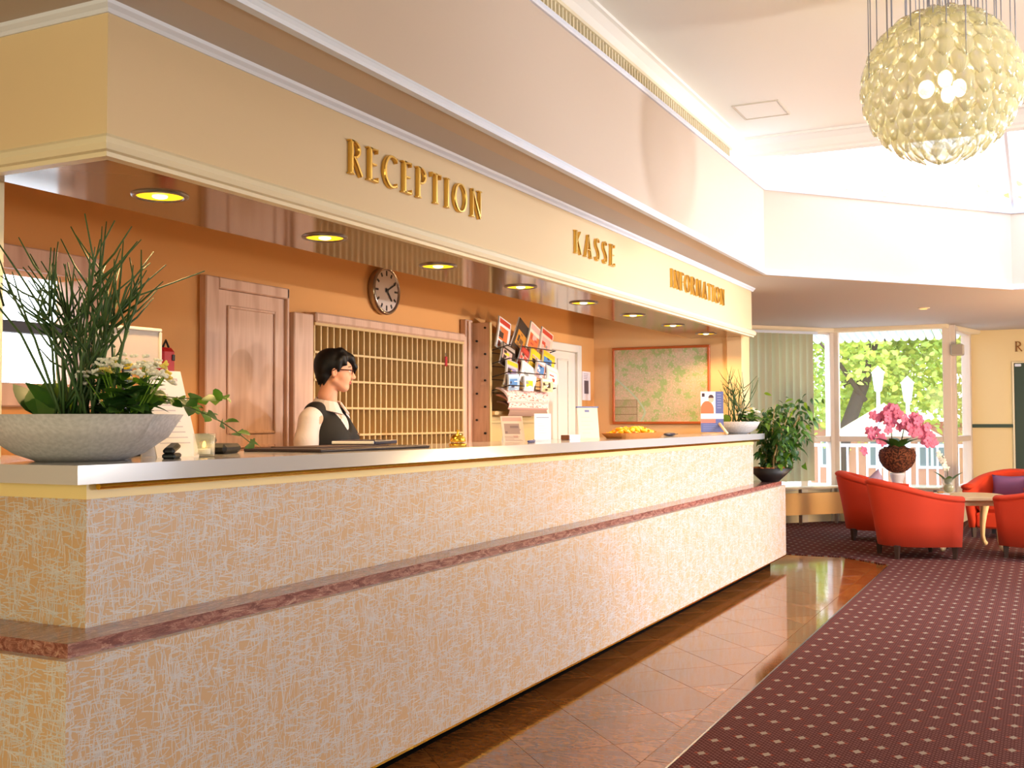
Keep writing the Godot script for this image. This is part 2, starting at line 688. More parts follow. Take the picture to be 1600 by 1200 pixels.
func floor_and_carpet() -> void:
	var g := G.new()
	g.span(Vector3(-9, -0.2, 3.2), Vector3(8.2, -0.014, -15.8))
	var fl := struct("floor", g, mat(rgb(104, 74, 52), 0.6), "polished brown stone floor in front of the counter")
	# tiles laid on the diagonal between the counter and a straight border
	var strip := PackedVector2Array([Vector2(-2.42, -2.75), Vector2(-1.417, -2.75), Vector2(-1.417, -10.29), Vector2(-1.78, -10.65), Vector2(-2.42, -10.65)])
	var s := 0.368
	var k := 0.0009
	var u := Vector2(1, 1) / sqrt(2.0)
	var v := Vector2(1, -1) / sqrt(2.0)
	var base := Vector2(-1.415, -4.30)
	var n := 0
	for i in range(-24, 24):
		for j in range(-24, 24):
			var c := base + u * (i * s) + v * (j * s + 0.12)
			if c.x < -3.0 or c.x > -0.9 or c.y < -11.3 or c.y > -2.2:
				continue
			var q := PackedVector2Array([c + u * k + v * k, c + u * (s - k) + v * k, c + u * (s - k) + v * (s - k), c + u * k + v * (s - k)])
			for piece in Geometry2D.intersect_polygons(q, strip):
				if piece.size() < 3:
					continue
				var ar := 0.0
				for w in piece.size():
					ar += piece[w].cross(piece[(w + 1) % piece.size()])
				if absf(ar) < 0.004:
					continue
				g = G.new()
				g.prism(piece, -0.015, 0.0, 0.0008)
				obj("tile", g, M.tiles[(i * 7 + j * 3 + 100) % 4], fl)
	var z := -2.75
	while z > -10.2:
		var z2 := maxf(z - 0.62, -10.24)
		g = G.new()
		g.prism(PackedVector2Array([Vector2(-1.4158, z - k), Vector2(-1.302, z - k), Vector2(-1.302, z2 + k), Vector2(-1.4158, z2 + k)]), -0.015, 0.0, 0.0012)
		obj("tile", g, M.tiles[n % 4], fl)
		n += 1
		z = z2
	g = G.new()
	g.span(Vector3(XB, -0.014, 3.0), Vector3(-1.305, 0.0, -2.747))
	g.span(Vector3(XB, -0.014, -2.747), Vector3(-2.424, 0.0, -10.66))
	obj("plain_stone", g, M.tiles[0], fl)
	g = G.new()
	g.prism(PackedVector2Array([Vector2(-1.30, 3.0), Vector2(-1.30, -10.25), Vector2(-1.78, -10.67), Vector2(XB, -10.67), Vector2(XB, -15.6), Vector2(8.0, -15.6), Vector2(8.0, 3.0)]), -0.014, 0.006)
	tag(obj("carpet", g, M.carpet), "dark red fitted carpet with rows of pale diamonds", "carpet")
	g = G.new()
	g.prism(PackedVector2Array([Vector2(-1.305, 3.0), Vector2(-1.305, -10.246), Vector2(-1.297, -10.25), Vector2(-1.297, 3.0)]), -0.014, 0.008)
	struct("trim_1", g, M.steel, "thin metal strip between the stone floor and the carpet")

# ------------------------------------------------------------------ raised lantern
func profile_run(pr: Array, path: Array, inward: Array) -> G:   # a moulding: profile (out, y) swept along a path of (x, z) with given outward directions
	var g := G.new()
	var rings := []
	for i in path.size():
		var R := PackedVector3Array()
		for p in pr:
			R.append(Vector3(path[i].x + inward[i].x * p.x, p.y, path[i].y + inward[i].y * p.x))
		rings.append(R)
	g.loft(rings)
	return g

func lantern() -> void:
	var P := [Vector2(-2.03, 3.0), Vector2(-2.03, -8.70), Vector2(-0.27, -10.75), Vector2(4.2, -10.75), Vector2(6.0, -8.70), Vector2(6.0, 3.0)]
	var I := [Vector2(1, 0), Vector2(1, 0.49), Vector2(0.49, 1), Vector2(-0.49, 1), Vector2(-1, 0.49), Vector2(-1, 0)]
	var names := ["wall_lantern", "wall_lantern_diagonal", "wall_lantern_far", "wall_lantern_corner", "wall_lantern_right"]
	var lab := ["pale peach bulkhead wall above the reception fascia", "pale peach diagonal bulkhead wall above the lounge", "pale peach far bulkhead wall of the lantern", "pale peach corner bulkhead of the lantern", "pale peach right bulkhead of the lantern"]
	for i in 5:
		var g := G.new()
		var a: Vector2 = P[i]
		var b: Vector2 = P[i + 1]
		var oa: Vector2 = I[i] * -0.14
		var ob: Vector2 = I[i + 1] * -0.14
		g.prism(PackedVector2Array([a, b, b + ob, a + oa]), YC, YL)
		struct(names[i], g, M.paint_pale, lab[i])
	struct("trim_2", profile_run([Vector2(-0.01, YC - 0.012), Vector2(0.022, YC - 0.012), Vector2(0.026, YC), Vector2(0.022, YC + 0.018), Vector2(0.012, YC + 0.026), Vector2(0.008, YC + 0.036), Vector2(-0.01, YC + 0.036)], P, I), M.white, "white moulding along the foot of the lantern bulkhead")
	struct("trim_3", profile_run([Vector2(-0.14, YL - 0.001), Vector2(0.012, YL - 0.001), Vector2(0.018, YL + 0.008), Vector2(0.012, YL + 0.03), Vector2(-0.14, YL + 0.03)], P, I), M.white, "white capping along the top of the lantern bulkhead")
	# ventilation grille between the ledge and the cove
	var t := thing("ventilation_grille", "long cream slatted ventilation grille above the bulkhead ledge", "grille", Vector3(-2.26, YL + 0.03, -2.5))
	var g2 := G.new()
	g2.span(Vector3(-0.05, 0, 5.4), Vector3(-0.03, 0.29, -6.0))
	obj("backing", g2, mat(rgb(150, 128, 84), 0.9), t)
	g2 = G.new()
	g2.span(Vector3(-0.03, 0.0, 5.4), Vector3(0.03, 0.02, -6.0))
	g2.span(Vector3(-0.03, 0.27, 5.4), Vector3(0.03, 0.29, -6.0))
	obj("frame", g2, M.cream, t)
	g2 = G.new()
	g2.span(Vector3(-0.02, 0.02, -0.006), Vector3(0.02, 0.27, 0.006))
	var sm := g2.mesh()
	for i in 150:
		obj("slat", sm, M.cream, t, Vector3(0, 0, 1.2 - i * 0.048))
	# cove moulding and upper ceiling
	var cove := [Vector2(0.0, 3.44), Vector2(0.02, 3.44), Vector2(0.035, 3.455), Vector2(0.035, 3.475), Vector2(0.05, 3.49), Vector2(0.075, 3.54), Vector2(0.11, 3.575), Vector2(0.13, 3.58), Vector2(0.13, YU + 0.01), Vector2(0.0, YU + 0.01)]
	var CP := [Vector2(-2.30, 3.0), Vector2(-2.30, -8.78), Vector2(6.2, -8.78), Vector2(6.2, 3.0)]
	var CI := [Vector2(1, 0), Vector2(1, 1), Vector2(-1, 1), Vector2(-1, 0)]
	struct("trim_4", profile_run(cove, CP, CI), M.ceiling_hi, "white cove moulding round the upper ceiling")
	var g := G.new()
	g.span(Vector3(-2.32, YU, 3.0), Vector3(6.22, YU + 0.12, -8.80))
	struct("ceiling_lantern", g, M.ceiling_hi, "raised cream ceiling of the lantern over the hall")
	g = G.new()
	g.span(Vector3(-2.45, YL, 3.0), Vector3(-2.32, YU + 0.1, -8.80))
	g.span(Vector3(6.22, YL, 3.0), Vector3(6.35, YU + 0.1, -8.80))
	struct("wall_lantern_upper", g, M.cream_soft, "cream upper side walls of the lantern above the ledge")
	# sloping roof glazing between the cove and the far ledges
	var w := Node3D.new()
	put(w, "window_1")
	w.set_meta("kind", "structure")
	w.set_meta("label", "bright sloping roof glazing over the far end of the lantern")
	var A := Vector3(-2.45, 3.50, -8.82)
	var B := Vector3(6.35, 3.50, -8.82)
	var C := Vector3(6.35, 3.20, -11.0)
	var D := Vector3(-2.45, 3.20, -11.0)
	for i in 4:
		var g3 := G.new()
		var p0 := A.lerp(B, i / 4.0)
		var p1 := A.lerp(B, (i + 1) / 4.0)
		var q1 := D.lerp(C, (i + 1) / 4.0)
		var q0 := D.lerp(C, i / 4.0)
		g3.quad(q0, q1, p1, p0)
		obj("pane", g3, M.pane, w)
	for i in 5:
		var g3 := G.new()
		g3.tube([A.lerp(B, i / 4.0), D.lerp(C, i / 4.0)], [0.022], 6)
		obj("glazing_bar", g3, M.white, w)
	# hatch in the upper ceiling
	var h := thing("ceiling_hatch", "flush square access hatch in the raised ceiling", "hatch", Vector3(-1.86, YU, -7.92))
	g = G.new()
	for e in [[Vector3(-0.17, -0.008, -0.2), Vector3(0.17, 0, -0.188)], [Vector3(-0.17, -0.008, 0.188), Vector3(0.17, 0, 0.2)], [Vector3(-0.17, -0.008, -0.188), Vector3(-0.158, 0, 0.188)], [Vector3(0.158, -0.008, -0.188), Vector3(0.17, 0, 0.188)]]:
		g.span(e[0], e[1])
	obj("frame", g, mat(rgb(214, 204, 184), 0.6), h)
	g = G.new()
	g.span(Vector3(-0.152, -0.004, -0.182), Vector3(0.152, 0, 0.182))
	obj("panel", g, M.ceiling_hi, h)

# ------------------------------------------------------------------ fascia, letters, downlights
func fascia() -> void:
	var g := G.new()
	g.span(Vector3(XF - 0.05, YS, -2.20), Vector3(XF, YC, -9.60))
	g.span(Vector3(XB, YS, -2.20), Vector3(XF - 0.05, YC, -2.25))
	g.span(Vector3(-2.92, YS, -2.25), Vector3(-2.87, YC, -9.60))
	g.span(Vector3(-2.87, YS, -9.55), Vector3(XF - 0.05, YC, -9.60))
	struct("wall_fascia", g, M.paint, "peach fascia over the counter carrying gold lettering")
	g = G.new()
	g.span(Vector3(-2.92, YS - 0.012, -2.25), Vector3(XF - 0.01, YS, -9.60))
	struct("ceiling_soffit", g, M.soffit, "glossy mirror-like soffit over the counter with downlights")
	var path := [Vector2(XF, -9.64), Vector2(XF, -2.20), Vector2(XB, -2.20)]
	var out := [Vector2(1, 0), Vector2(1, 1), Vector2(0, 1)]
	struct("trim_5", profile_run([Vector2(-0.03, YS - 0.02), Vector2(0.006, YS - 0.02), Vector2(0.01, YS - 0.008), Vector2(0.022, YS - 0.004), Vector2(0.03, YS + 0.012), Vector2(0.026, YS + 0.03), Vector2(0.014, YS + 0.042), Vector2(0.0, YS + 0.046), Vector2(-0.03, YS + 0.046)], path, out), M.cream, "cream rounded moulding along the foot of the fascia")
	struct("trim_6", profile_run([Vector2(-0.01, YC - 0.03), Vector2(0.006, YC - 0.03), Vector2(0.012, YC - 0.02), Vector2(0.024, YC - 0.01), Vector2(0.028, YC + 0.0), Vector2(-0.01, YC + 0.0)], path, out), M.white, "white strip between the fascia and the ceiling")
	word("RECEPTION", -3.36, -4.42, "large gold raised letters spelling RECEPTION on the fascia")
	word("KASSE", -5.535, -6.15, "gold raised letters spelling KASSE on the fascia")
	word("INFORMATION", -7.26, -8.64, "gold raised letters spelling INFORMATION on the fascia")
	var names := ["first", "second", "third", "fourth", "fifth", "sixth", "seventh", "eighth"]
	for i in 8:
		var z := -2.69 - i * 0.918
		var t := thing("downlight", "round gold soffit downlight, %s from the near end of the counter" % names[i], "downlight", Vector3(-2.64, YS - 0.012, z), 0, "downlights in the soffit")
		g = G.new()
		g.smooth(1)
		g.lathe([Vector2(0.076, -0.002), Vector2(0.078, -0.007), Vector2(0.086, -0.008), Vector2(0.092, -0.005), Vector2(0.094, 0.0)], 28)
		obj("ring", g, M.steel, t)
		g = G.new()
		g.smooth(1)
		g.lathe([Vector2(0.0, -0.001), Vector2(0.076, -0.0025)], 28)
		g.st.set_smooth_group(1)
		obj("reflector", g, DL_MAT if DL_MAT else make_dl(), t)
		g = G.new()
		g.ell(Vector3(0, -0.004, 0), Vector3(0.026, 0.008, 0.026), 12, 8)
		obj("bulb", g, glow(rgb(255, 238, 180), 3.5), t)
		var l := SpotLight3D.new()
		l.name = "downlight_beam"
		l.light_color = rgb(255, 206, 140)
		l.light_energy = DOWN_E
		l.light_size = 0.04
		l.spot_angle = 77.0
		l.spot_angle_attenuation = 0.4
		l.spot_range = 12.0
		l.spot_attenuation = 2.0
		l.shadow_enabled = true
		t.add_child(l, true)
		l.position = Vector3(0, -0.03, 0)
		l.rotation.x = -PI / 2

const DOWN_E := 0.7
var DL_MAT: StandardMaterial3D

func make_dl() -> StandardMaterial3D:
	DL_MAT = glow(rgb(255, 196, 30), 1.7)
	return DL_MAT

# capitals with thick stems, thin arms and small flares, one unit high: [strokes], each [points, width at start, width at end]
func arc(cx: float, cy: float, rx: float, ry: float, a0: float, a1: float, n := 18) -> Array:
	var p := []
	for i in n + 1:
		var a := deg_to_rad(lerpf(a0, a1, float(i) / n))
		p.append(Vector2(cx + cos(a) * rx, cy + sin(a) * ry))
	return p

func letter_strokes(ch: String) -> Array:   # [advance, strokes]; a width < 0 marks a curve that swells in its middle
	var K := 0.125
	var T := 0.055
	var st := func(x): return [[Vector2(x, 0.0), Vector2(x, 1.0)], K, K]
	var fl := func(x, y): return [[Vector2(x - 0.12, y), Vector2(x + 0.12, y)], 0.045, 0.045]
	var v := func(a, b): return Vector2(a, b)
	match ch:
		"R": return [0.64, [st.call(0.12), fl.call(0.12, 0.022), fl.call(0.12, 0.978), [arc(0.20, 0.74, 0.30, 0.235, 90, -90), T, -K], [[v.call(0.12, 0.975), v.call(0.21, 0.975)], T, T], [[v.call(0.12, 0.505), v.call(0.21, 0.505)], T, T], [[v.call(0.26, 0.50), v.call(0.62, 0.02)], 0.10, 0.12]]]
		"P": return [0.56, [st.call(0.12), fl.call(0.12, 0.022), fl.call(0.12, 0.978), [arc(0.20, 0.73, 0.31, 0.245, 90, -90), T, -K], [[v.call(0.12, 0.975), v.call(0.21, 0.975)], T, T], [[v.call(0.12, 0.485), v.call(0.21, 0.485)], T, T]]]
		"E": return [0.53, [st.call(0.12), fl.call(0.10, 0.022), fl.call(0.10, 0.978), [[v.call(0.12, 0.97), v.call(0.50, 0.97)], T, 0.07], [[v.call(0.12, 0.52), v.call(0.42, 0.52)], T, 0.07], [[v.call(0.12, 0.03), v.call(0.52, 0.03)], T, 0.075], [[v.call(0.48, 0.86), v.call(0.48, 1.0)], 0.03, 0.05], [[v.call(0.50, 0.0), v.call(0.50, 0.15)], 0.05, 0.03]]]
		"F": return [0.50, [st.call(0.12), fl.call(0.12, 0.022), fl.call(0.10, 0.978), [[v.call(0.12, 0.97), v.call(0.49, 0.97)], T, 0.07], [[v.call(0.12, 0.50), v.call(0.42, 0.50)], T, 0.07], [[v.call(0.47, 0.86), v.call(0.47, 1.0)], 0.03, 0.05]]]
		"C": return [0.74, [[arc(0.46, 0.5, 0.40, 0.47, 52, 308, 26), T, -0.14], [[v.call(0.70, 0.80), v.call(0.70, 0.96)], 0.03, 0.045], [[v.call(0.70, 0.05), v.call(0.70, 0.18)], 0.045, 0.03]]]
		"O": return [0.88, [[arc(0.44, 0.5, 0.38, 0.47, 90, 270, 22), T, -0.14], [arc(0.44, 0.5, 0.38, 0.47, 90, -90, 22), T, -0.14]]]
		"I": return [0.24, [st.call(0.12), fl.call(0.12, 0.022), fl.call(0.12, 0.978)]]
		"T": return [0.64, [st.call(0.32), fl.call(0.32, 0.022), [[v.call(0.02, 0.97), v.call(0.62, 0.97)], 0.06, 0.06], [[v.call(0.035, 0.84), v.call(0.035, 1.0)], 0.025, 0.05], [[v.call(0.605, 0.84), v.call(0.605, 1.0)], 0.025, 0.05]]]
		"N": return [0.76, [[[v.call(0.11, 0.0), v.call(0.11, 1.0)], T, T], [[v.call(0.10, 0.98), v.call(0.66, 0.02)], K, K], [[v.call(0.66, 0.0), v.call(0.66, 1.0)], T, T], fl.call(0.11, 0.022), fl.call(0.66, 0.978)]]
		"K": return [0.68, [st.call(0.12), fl.call(0.12, 0.022), fl.call(0.12, 0.978), [[v.call(0.16, 0.48), v.call(0.58, 0.98)], T, T], [[v.call(0.28, 0.60), v.call(0.64, 0.02)], 0.11, 0.13]]]
		"A": return [0.78, [[[v.call(0.06, 0.0), v.call(0.39, 1.0)], T, T], [[v.call(0.38, 1.0), v.call(0.71, 0.0)], K, K], [[v.call(0.17, 0.34), v.call(0.60, 0.34)], T, T], fl.call(0.08, 0.022), fl.call(0.69, 0.022)]]
		"S": return [0.50, [[[v.call(0.42, 0.84), v.call(0.36, 0.945), v.call(0.25, 0.972), v.call(0.13, 0.92), v.call(0.08, 0.79), v.call(0.12, 0.66), v.call(0.25, 0.54), v.call(0.37, 0.43), v.call(0.43, 0.29), v.call(0.40, 0.12), v.call(0.28, 0.03), v.call(0.15, 0.04), v.call(0.06, 0.15)], T, -0.12]]]
		"M": return [0.94, [[[v.call(0.10, 0.0), v.call(0.14, 1.0)], T, T], [[v.call(0.15, 0.98), v.call(0.47, 0.05)], K, 0.10], [[v.call(0.47, 0.05), v.call(0.79, 0.98)], T, T], [[v.call(0.78, 1.0), v.call(0.84, 0.0)], K, K], fl.call(0.10, 0.022), fl.call(0.83, 0.022)]]
	return [0.3, []]

func letter_mesh(ch: String, h: float, depth: float) -> ArrayMesh:   # upright, x to the reader's right, raised towards +z
	var g := G.new()
	for s in letter_strokes(ch)[1]:
		var p: Array = s[0]
		var n := p.size()
		var L := []
		var R := []
		for i in n:
			var d: Vector2 = (p[mini(i + 1, n - 1)] - p[maxi(i - 1, 0)]).normalized()
			var o := Vector2(-d.y, d.x)
			var u := float(i) / (n - 1)
			var w: float = lerpf(s[1], s[2], u) if s[2] > 0 else lerpf(s[1], -s[2], sin(PI * u))
			L.append((p[i] + o * w * 0.5) * h)
			R.append((p[i] - o * w * 0.5) * h)
		var rings := []
		var b := depth * 0.3
		for i in n:
			var l: Vector2 = L[i]
			var r: Vector2 = R[i]
			var li := l.lerp(r, 0.18)
			var ri := r.lerp(l, 0.18)
			rings.append(PackedVector3Array([Vector3(l.x, l.y, 0), Vector3(l.x, l.y, depth - b), Vector3(li.x, li.y, depth), Vector3(ri.x, ri.y, depth), Vector3(r.x, r.y, depth - b), Vector3(r.x, r.y, 0)]))
		g.loft(rings)
	return g.mesh()

func word(text: String, z0: float, z1: float, label: String) -> void:
	var t := thing("sign_lettering", label, "sign", Vector3(XF, 2.24, (z0 + z1) / 2))
	var h := 0.131
	var total := absf(z1 - z0)
	var sum := 0.0
	for ch in text:
		sum += letter_strokes(ch)[0] * h
	var gap := (total - sum) / (text.length() - 1)
	var pos := total / 2
	for ch in text:
		var o := obj("letter", letter_mesh(ch, h, 0.018), M.gold_sign, t)
		o.transform = Transform3D(Basis(Vector3.UP, PI / 2), Vector3(0.001, 0, pos))
		pos -= letter_strokes(ch)[0] * h + gap

# ------------------------------------------------------------------ counter
func counter() -> void:
	var t := thing("reception_counter", "long reception counter clad in scratch-patterned cream wallpaper with a marble ledge", "counter", Vector3(-2.3, 0, -5.9))
	var off := Vector3(2.3, 0, 5.9)
	var V := func(a): return PackedVector2Array(a)
	var g := G.new()
	# lower body, its front and near end; it narrows past the map wall
	g.prism(V.call([Vector2(-2.14, -1.885), Vector2(-2.14, -9.88), Vector2(-2.42, -9.88), Vector2(-2.42, -9.60), Vector2(-2.75, -9.60), Vector2(-2.75, -2.45), Vector2(-3.85, -2.45), Vector2(-3.85, -1.885)]), 0.096, 0.722, 0.030)
	obj("lower_panel", g, M.wallpaper, t, off)
	g = G.new()
	g.prism(V.call([Vector2(-2.26, -2.0), Vector2(-2.26, -9.78), Vector2(-2.40, -9.78), Vector2(-2.40, -9.56), Vector2(-2.7, -9.56), Vector2(-2.7, -2.4), Vector2(-3.8, -2.4), Vector2(-3.8, -2.0)]), 0.0, 0.096)
	obj("plinth", g, M.plinth, t, off)
	g = G.new()
	g.prism(V.call([Vector2(-2.142, -1.883), Vector2(-2.142, -9.882), Vector2(-2.18, -9.882), Vector2(-2.18, -1.925), Vector2(-3.85, -1.925), Vector2(-3.85, -1.883)]), 0.086, 0.096)
	obj("foot_strip", g, M.gold, t, off)
	g = G.new()
	g.prism(V.call([Vector2(-2.166, -1.912), Vector2(-2.166, -9.852), Vector2(-2.40, -9.852), Vector2(-2.40, -9.60), Vector2(-2.7, -9.60), Vector2(-2.7, -2.4), Vector2(-3.8, -2.4), Vector2(-3.8, -1.912)]), 0.722, 0.758, 0.011)
	obj("marble_ledge", g, M.marble, t, off)
	g = G.new()
	g.prism(V.call([Vector2(-2.29, -2.078), Vector2(-2.29, -9.315), Vector2(-2.75, -9.315), Vector2(-2.75, -2.42), Vector2(-3.85, -2.42), Vector2(-3.85, -2.078)]), 0.758, 1.098)
	obj("upper_panel", g, M.wallpaper, t, off)
	g = G.new()
	g.prism(V.call([Vector2(-2.286, -2.074), Vector2(-2.286, -9.319), Vector2(-2.75, -9.319), Vector2(-2.75, -2.42), Vector2(-3.85, -2.42), Vector2(-3.85, -2.074)]), 1.098, 1.140)
	obj("cream_band", g, mat(rgb(238, 216, 152), 0.4), t, off)
	g = G.new()
	g.tube([Vector3(-2.272, 1.131, -2.10), Vector3(-2.272, 1.131, -9.45)], [0.009], 8)
	obj("gold_strip", g, M.gold, t, off)
	g = G.new()
	g.prism(V.call([Vector2(-2.25, -2.012), Vector2(-2.25, -9.58), Vector2(-2.80, -9.58), Vector2(-2.80, -2.58), Vector2(-3.85, -2.58), Vector2(-3.85, -2.012)]), 1.140, 1.190, 0.006)
	obj("countertop", g, M.top, t, off)

# ------------------------------------------------------------------ fittings on the wall behind the counter
func back_wall_fittings() -> void:
	var g := G.new()
	# office window in the wall
	var w := Node3D.new()
	put(w, "window_2")
	w.set_meta("kind", "structure")
	w.set_meta("label", "small bright office window behind the near planter")
	w.position = Vector3(XB, 1.71, -3.25)
	for e in [[Vector3(0.03, 0.24, 0.30), Vector3(-0.16, 0.34, -0.34)], [Vector3(0.03, -0.34, 0.30), Vector3(-0.16, -0.24, -0.34)]]:
		g.span(e[0], e[1], 0.006)
	for e in [[Vector3(0.03, -0.24, 0.25), Vector3(-0.16, 0.24, 0.31)], [Vector3(0.03, -0.24, -0.25), Vector3(-0.16, 0.24, -0.36)]]:
		g.span(e[0], e[1], 0.006)
	obj("window_frame", g, M.oak, w)
	g = G.new()
	g.span(Vector3(-0.05, -0.02, 0.25), Vector3(-0.1, 0.03, -0.25))
	obj("transom", g, M.dark, w)
	g = G.new()
	g.quad(Vector3(-0.08, -0.24, 0.25), Vector3(-0.08, -0.24, -0.25), Vector3(-0.08, 0.24, -0.25), Vector3(-0.08, 0.24, 0.25))
	obj("pane", g, M.pane, w)
	# panelled office door
	w = Node3D.new()
	put(w, "door_1")
	w.set_meta("kind", "structure")
	w.set_meta("label", "pinkish beech panelled door left of the receptionist")
	w.position = Vector3(XB, 0, -4.62)
	g = G.new()
	g.span(Vector3(0.0, 0, 0.37), Vector3(0.05, 2.06, 0.27), 0.006)
	g.span(Vector3(0.0, 0, -0.29), Vector3(0.05, 2.06, -0.31), 0.004)
	g.span(Vector3(0.0, 2.0, 0.27), Vector3(0.05, 2.06, -0.31), 0.006)
	obj("door_frame", g, M.oak, w)
	g = G.new()
	g.span(Vector3(0.0, 0, 0.268), Vector3(0.028, 1.998, -0.288))
	obj("leaf", g, M.oak, w)
	for e in [[1.24, 1.92], [0.78, 1.18], [0.15, 0.70]]:
		g = G.new()
		for b in [[0.19, 0.175], [-0.195, -0.21]]:
			g.span(Vector3(0.028, e[0], b[0]), Vector3(0.040, e[1], b[1]), 0.004)
		g.span(Vector3(0.028, e[1] - 0.016, 0.175), Vector3(0.040, e[1], -0.195), 0.004)
		g.span(Vector3(0.028, e[0], 0.175), Vector3(0.040, e[0] + 0.016, -0.195), 0.004)
		obj("moulding", g, M.oak, w)
	# key rack: pigeon holes in a beech surround
	var t := thing("key_rack", "wide cream pigeonhole key rack in a beech surround behind the receptionist", "rack", Vector3(XB, 0.0, -6.03))
	g = G.new()
	g.span(Vector3(0.0, 0.0, 1.08), Vector3(0.07, 1.93, 0.90), 0.006)
	g.span(Vector3(0.0, 0.0, -0.90), Vector3(0.07, 1.93, -0.96), 0.006)
	g.span(Vector3(0.0, 1.885, 0.90), Vector3(0.09, 1.945, -0.90), 0.01)
	obj("surround", g, M.oak, t)
	g = G.new()
	g.span(Vector3(0.0, 0.95, 0.90), Vector3(0.008, 1.885, -0.90))
	obj("back_panel", g, M.rack_back, t)
	g = G.new()
	g.span(Vector3(0.008, 1.868, 0.90), Vector3(0.08, 1.886, -0.90), 0.002)
	obj("top_rail", g, M.rack, t)
	for k in 29:
		g = G.new()
		g.span(Vector3(0.008, 0.95, 0.0065), Vector3(0.072, 1.868, -0.0065), 0.002)
		obj("divider", g, M.rack, t, Vector3(0, 0, 0.8935 - k * 0.0638))
	for k in 6:
		g = G.new()
		g.span(Vector3(0.008, -0.007, 0.90), Vector3(0.076, 0.007, -0.90), 0.002)
		obj("shelf", g, M.rack, t, Vector3(0, 1.712 - k * 0.163, 0))
	g = G.new()
	g.span(Vector3(0.0, 0.0, 0.90), Vector3(0.07, 0.95, -0.90), 0.004)
	obj("base_cupboard", g, M.oak, t)
	# red key tag in one hole
	t = thing("key_tag", "small red key tag hanging in an upper pigeonhole", "key tag", Vector3(XB + 0.08, 1.69, -6.66))
	g = G.new()
	g.box(Vector3(0, 0.04, 0), Vector3(0.01, 0.07, 0.03), 0.004)
	obj("tag", g, mat(rgb(178, 24, 30), 0.4), t)
	g = G.new()
	g.tube([Vector3(0, 0.075, 0), Vector3(-0.004, 0.10, 0.0)], [0.003], 6)
	obj("ring", g, M.steel, t)
	# magazine cabinet with pegged side
	t = thing("magazine_cabinet", "beech and cream cabinet with pegged side panel behind the counter", "cabinet", Vector3(XB + 0.003, 0, -7.55))
	g = G.new()
	g.span(Vector3(0.0, 0.0, 0.55), Vector3(0.05, 2.06, 0.44), 0.006)
	g.span(Vector3(0.05, 0.0, 0.53), Vector3(0.065, 2.05, 0.50), 0.004)
	obj("pilaster", g, M.oak, t)
	g = G.new()
	g.span(Vector3(0.0, 0.0, 0.44), Vector3(0.19, 2.04, 0.415), 0.003)
	obj("side_panel", g, M.oak, t)
	g = G.new()
	g.span(Vector3(0.186, 0.0, 0.442), Vector3(0.196, 2.04, 0.412), 0.002)
	obj("front_edge", g, M.rack, t)
	for k in 9:
		g = G.new()
		g.tube([Vector3(0, 0, 0), Vector3(0, 0, 0.012)], [0.008], 8)
		obj("peg", g, M.black, t, Vector3(0.155 if k % 2 == 0 else 0.085, 2.0 - k * 0.098, 0.440))
	g = G.new()
	g.span(Vector3(0.0, 0.0, 0.415), Vector3(0.16, 1.38, -0.45), 0.004)
	g.span(Vector3(0.0, 1.38, 0.415), Vector3(0.05, 1.99, -0.45), 0.004)
	g.span(Vector3(0.05, 1.38, -0.43), Vector3(0.16, 1.99, -0.45), 0.003)
	obj("carcass", g, mat(rgb(206, 172, 112), 0.5), t)
	g = G.new()
	g.span(Vector3(0.16, 1.35, 0.41), Vector3(0.22, 1.38, -0.46), 0.004)
	g.span(Vector3(0.16, 1.29, 0.41), Vector3(0.175, 1.31, -0.45), 0.003)
	obj("ledge", g, M.rack, t)
	magazines()
	# white door at the right
	w = Node3D.new()
	put(w, "door_2")
	w.set_meta("kind", "structure")
	w.set_meta("label", "cream panelled door at the right end of the back wall")
	w.position = Vector3(XB, 0, -8.83)
	g = G.new()
	g.span(Vector3(0.0, 0, 0.42), Vector3(0.05, 2.0, 0.34), 0.006)
	g.span(Vector3(0.0, 0, -0.31), Vector3(0.05, 2.0, -0.40), 0.006)
	g.span(Vector3(0.0, 1.93, 0.34), Vector3(0.05, 2.0, -0.31), 0.006)
	obj("door_frame", g, M.door, w)
	g = G.new()
	g.span(Vector3(0.0, 0, 0.338), Vector3(0.02, 1.928, -0.308))
	obj("leaf", g, M.door, w)
	g = G.new()
	for b in [[0.10, 0.085], [-0.13, -0.145]]:
		g.span(Vector3(0.02, 1.02, b[0]), Vector3(0.032, 1.86, b[1]), 0.004)
	for b in [1.02, 1.845]:
		g.span(Vector3(0.02, b, 0.085), Vector3(0.032, b + 0.015, -0.13), 0.004)
	obj("moulding", g, M.door, w)
	g = G.new()
	g.tube([Vector3(0.02, 1.05, -0.22), Vector3(0.06, 1.05, -0.22), Vector3(0.06, 1.05, -0.14)], [0.008], 8)
	obj("door_handle", g, M.steel, w)
	# notice on the wall
	t = thing("wall_notice", "small white notice with a grey picture on the wall beside the cream door", "notice", Vector3(XB + 0.002, 1.50, -9.44), PI / 2)
	var nim := Image.create(60, 70, false, Image.FORMAT_RGB8)
	nim.fill(rgb(238, 226, 226))
	nim.fill_rect(Rect2i(14, 22, 32, 32), rgb(96, 84, 96))
	for k in 4:
		nim.fill_rect(Rect2i(10, 5 + k * 4, 36 - k * 4, 1), rgb(150, 130, 140))
	obj("paper", sheet(0.20, 0.27, 0.003), M.paper, t, Vector3(0, 0, 0.004))
	obj("print", face(0.20, 0.27), print_mat(img_tex(nim)), t, Vector3(0, 0, 0.0045))
	# round wall clock: ten past five or so
	t = thing("wall_clock", "round wall clock with a metal rim above the key rack", "clock", Vector3(XB, 2.157, -5.94))
	var turn := Basis(Vector3.FORWARD, PI / 2)     # lathe axis (y) to +x
	g = G.new()
	g.t = Transform3D(turn, Vector3.ZERO)
	g.smooth(1)
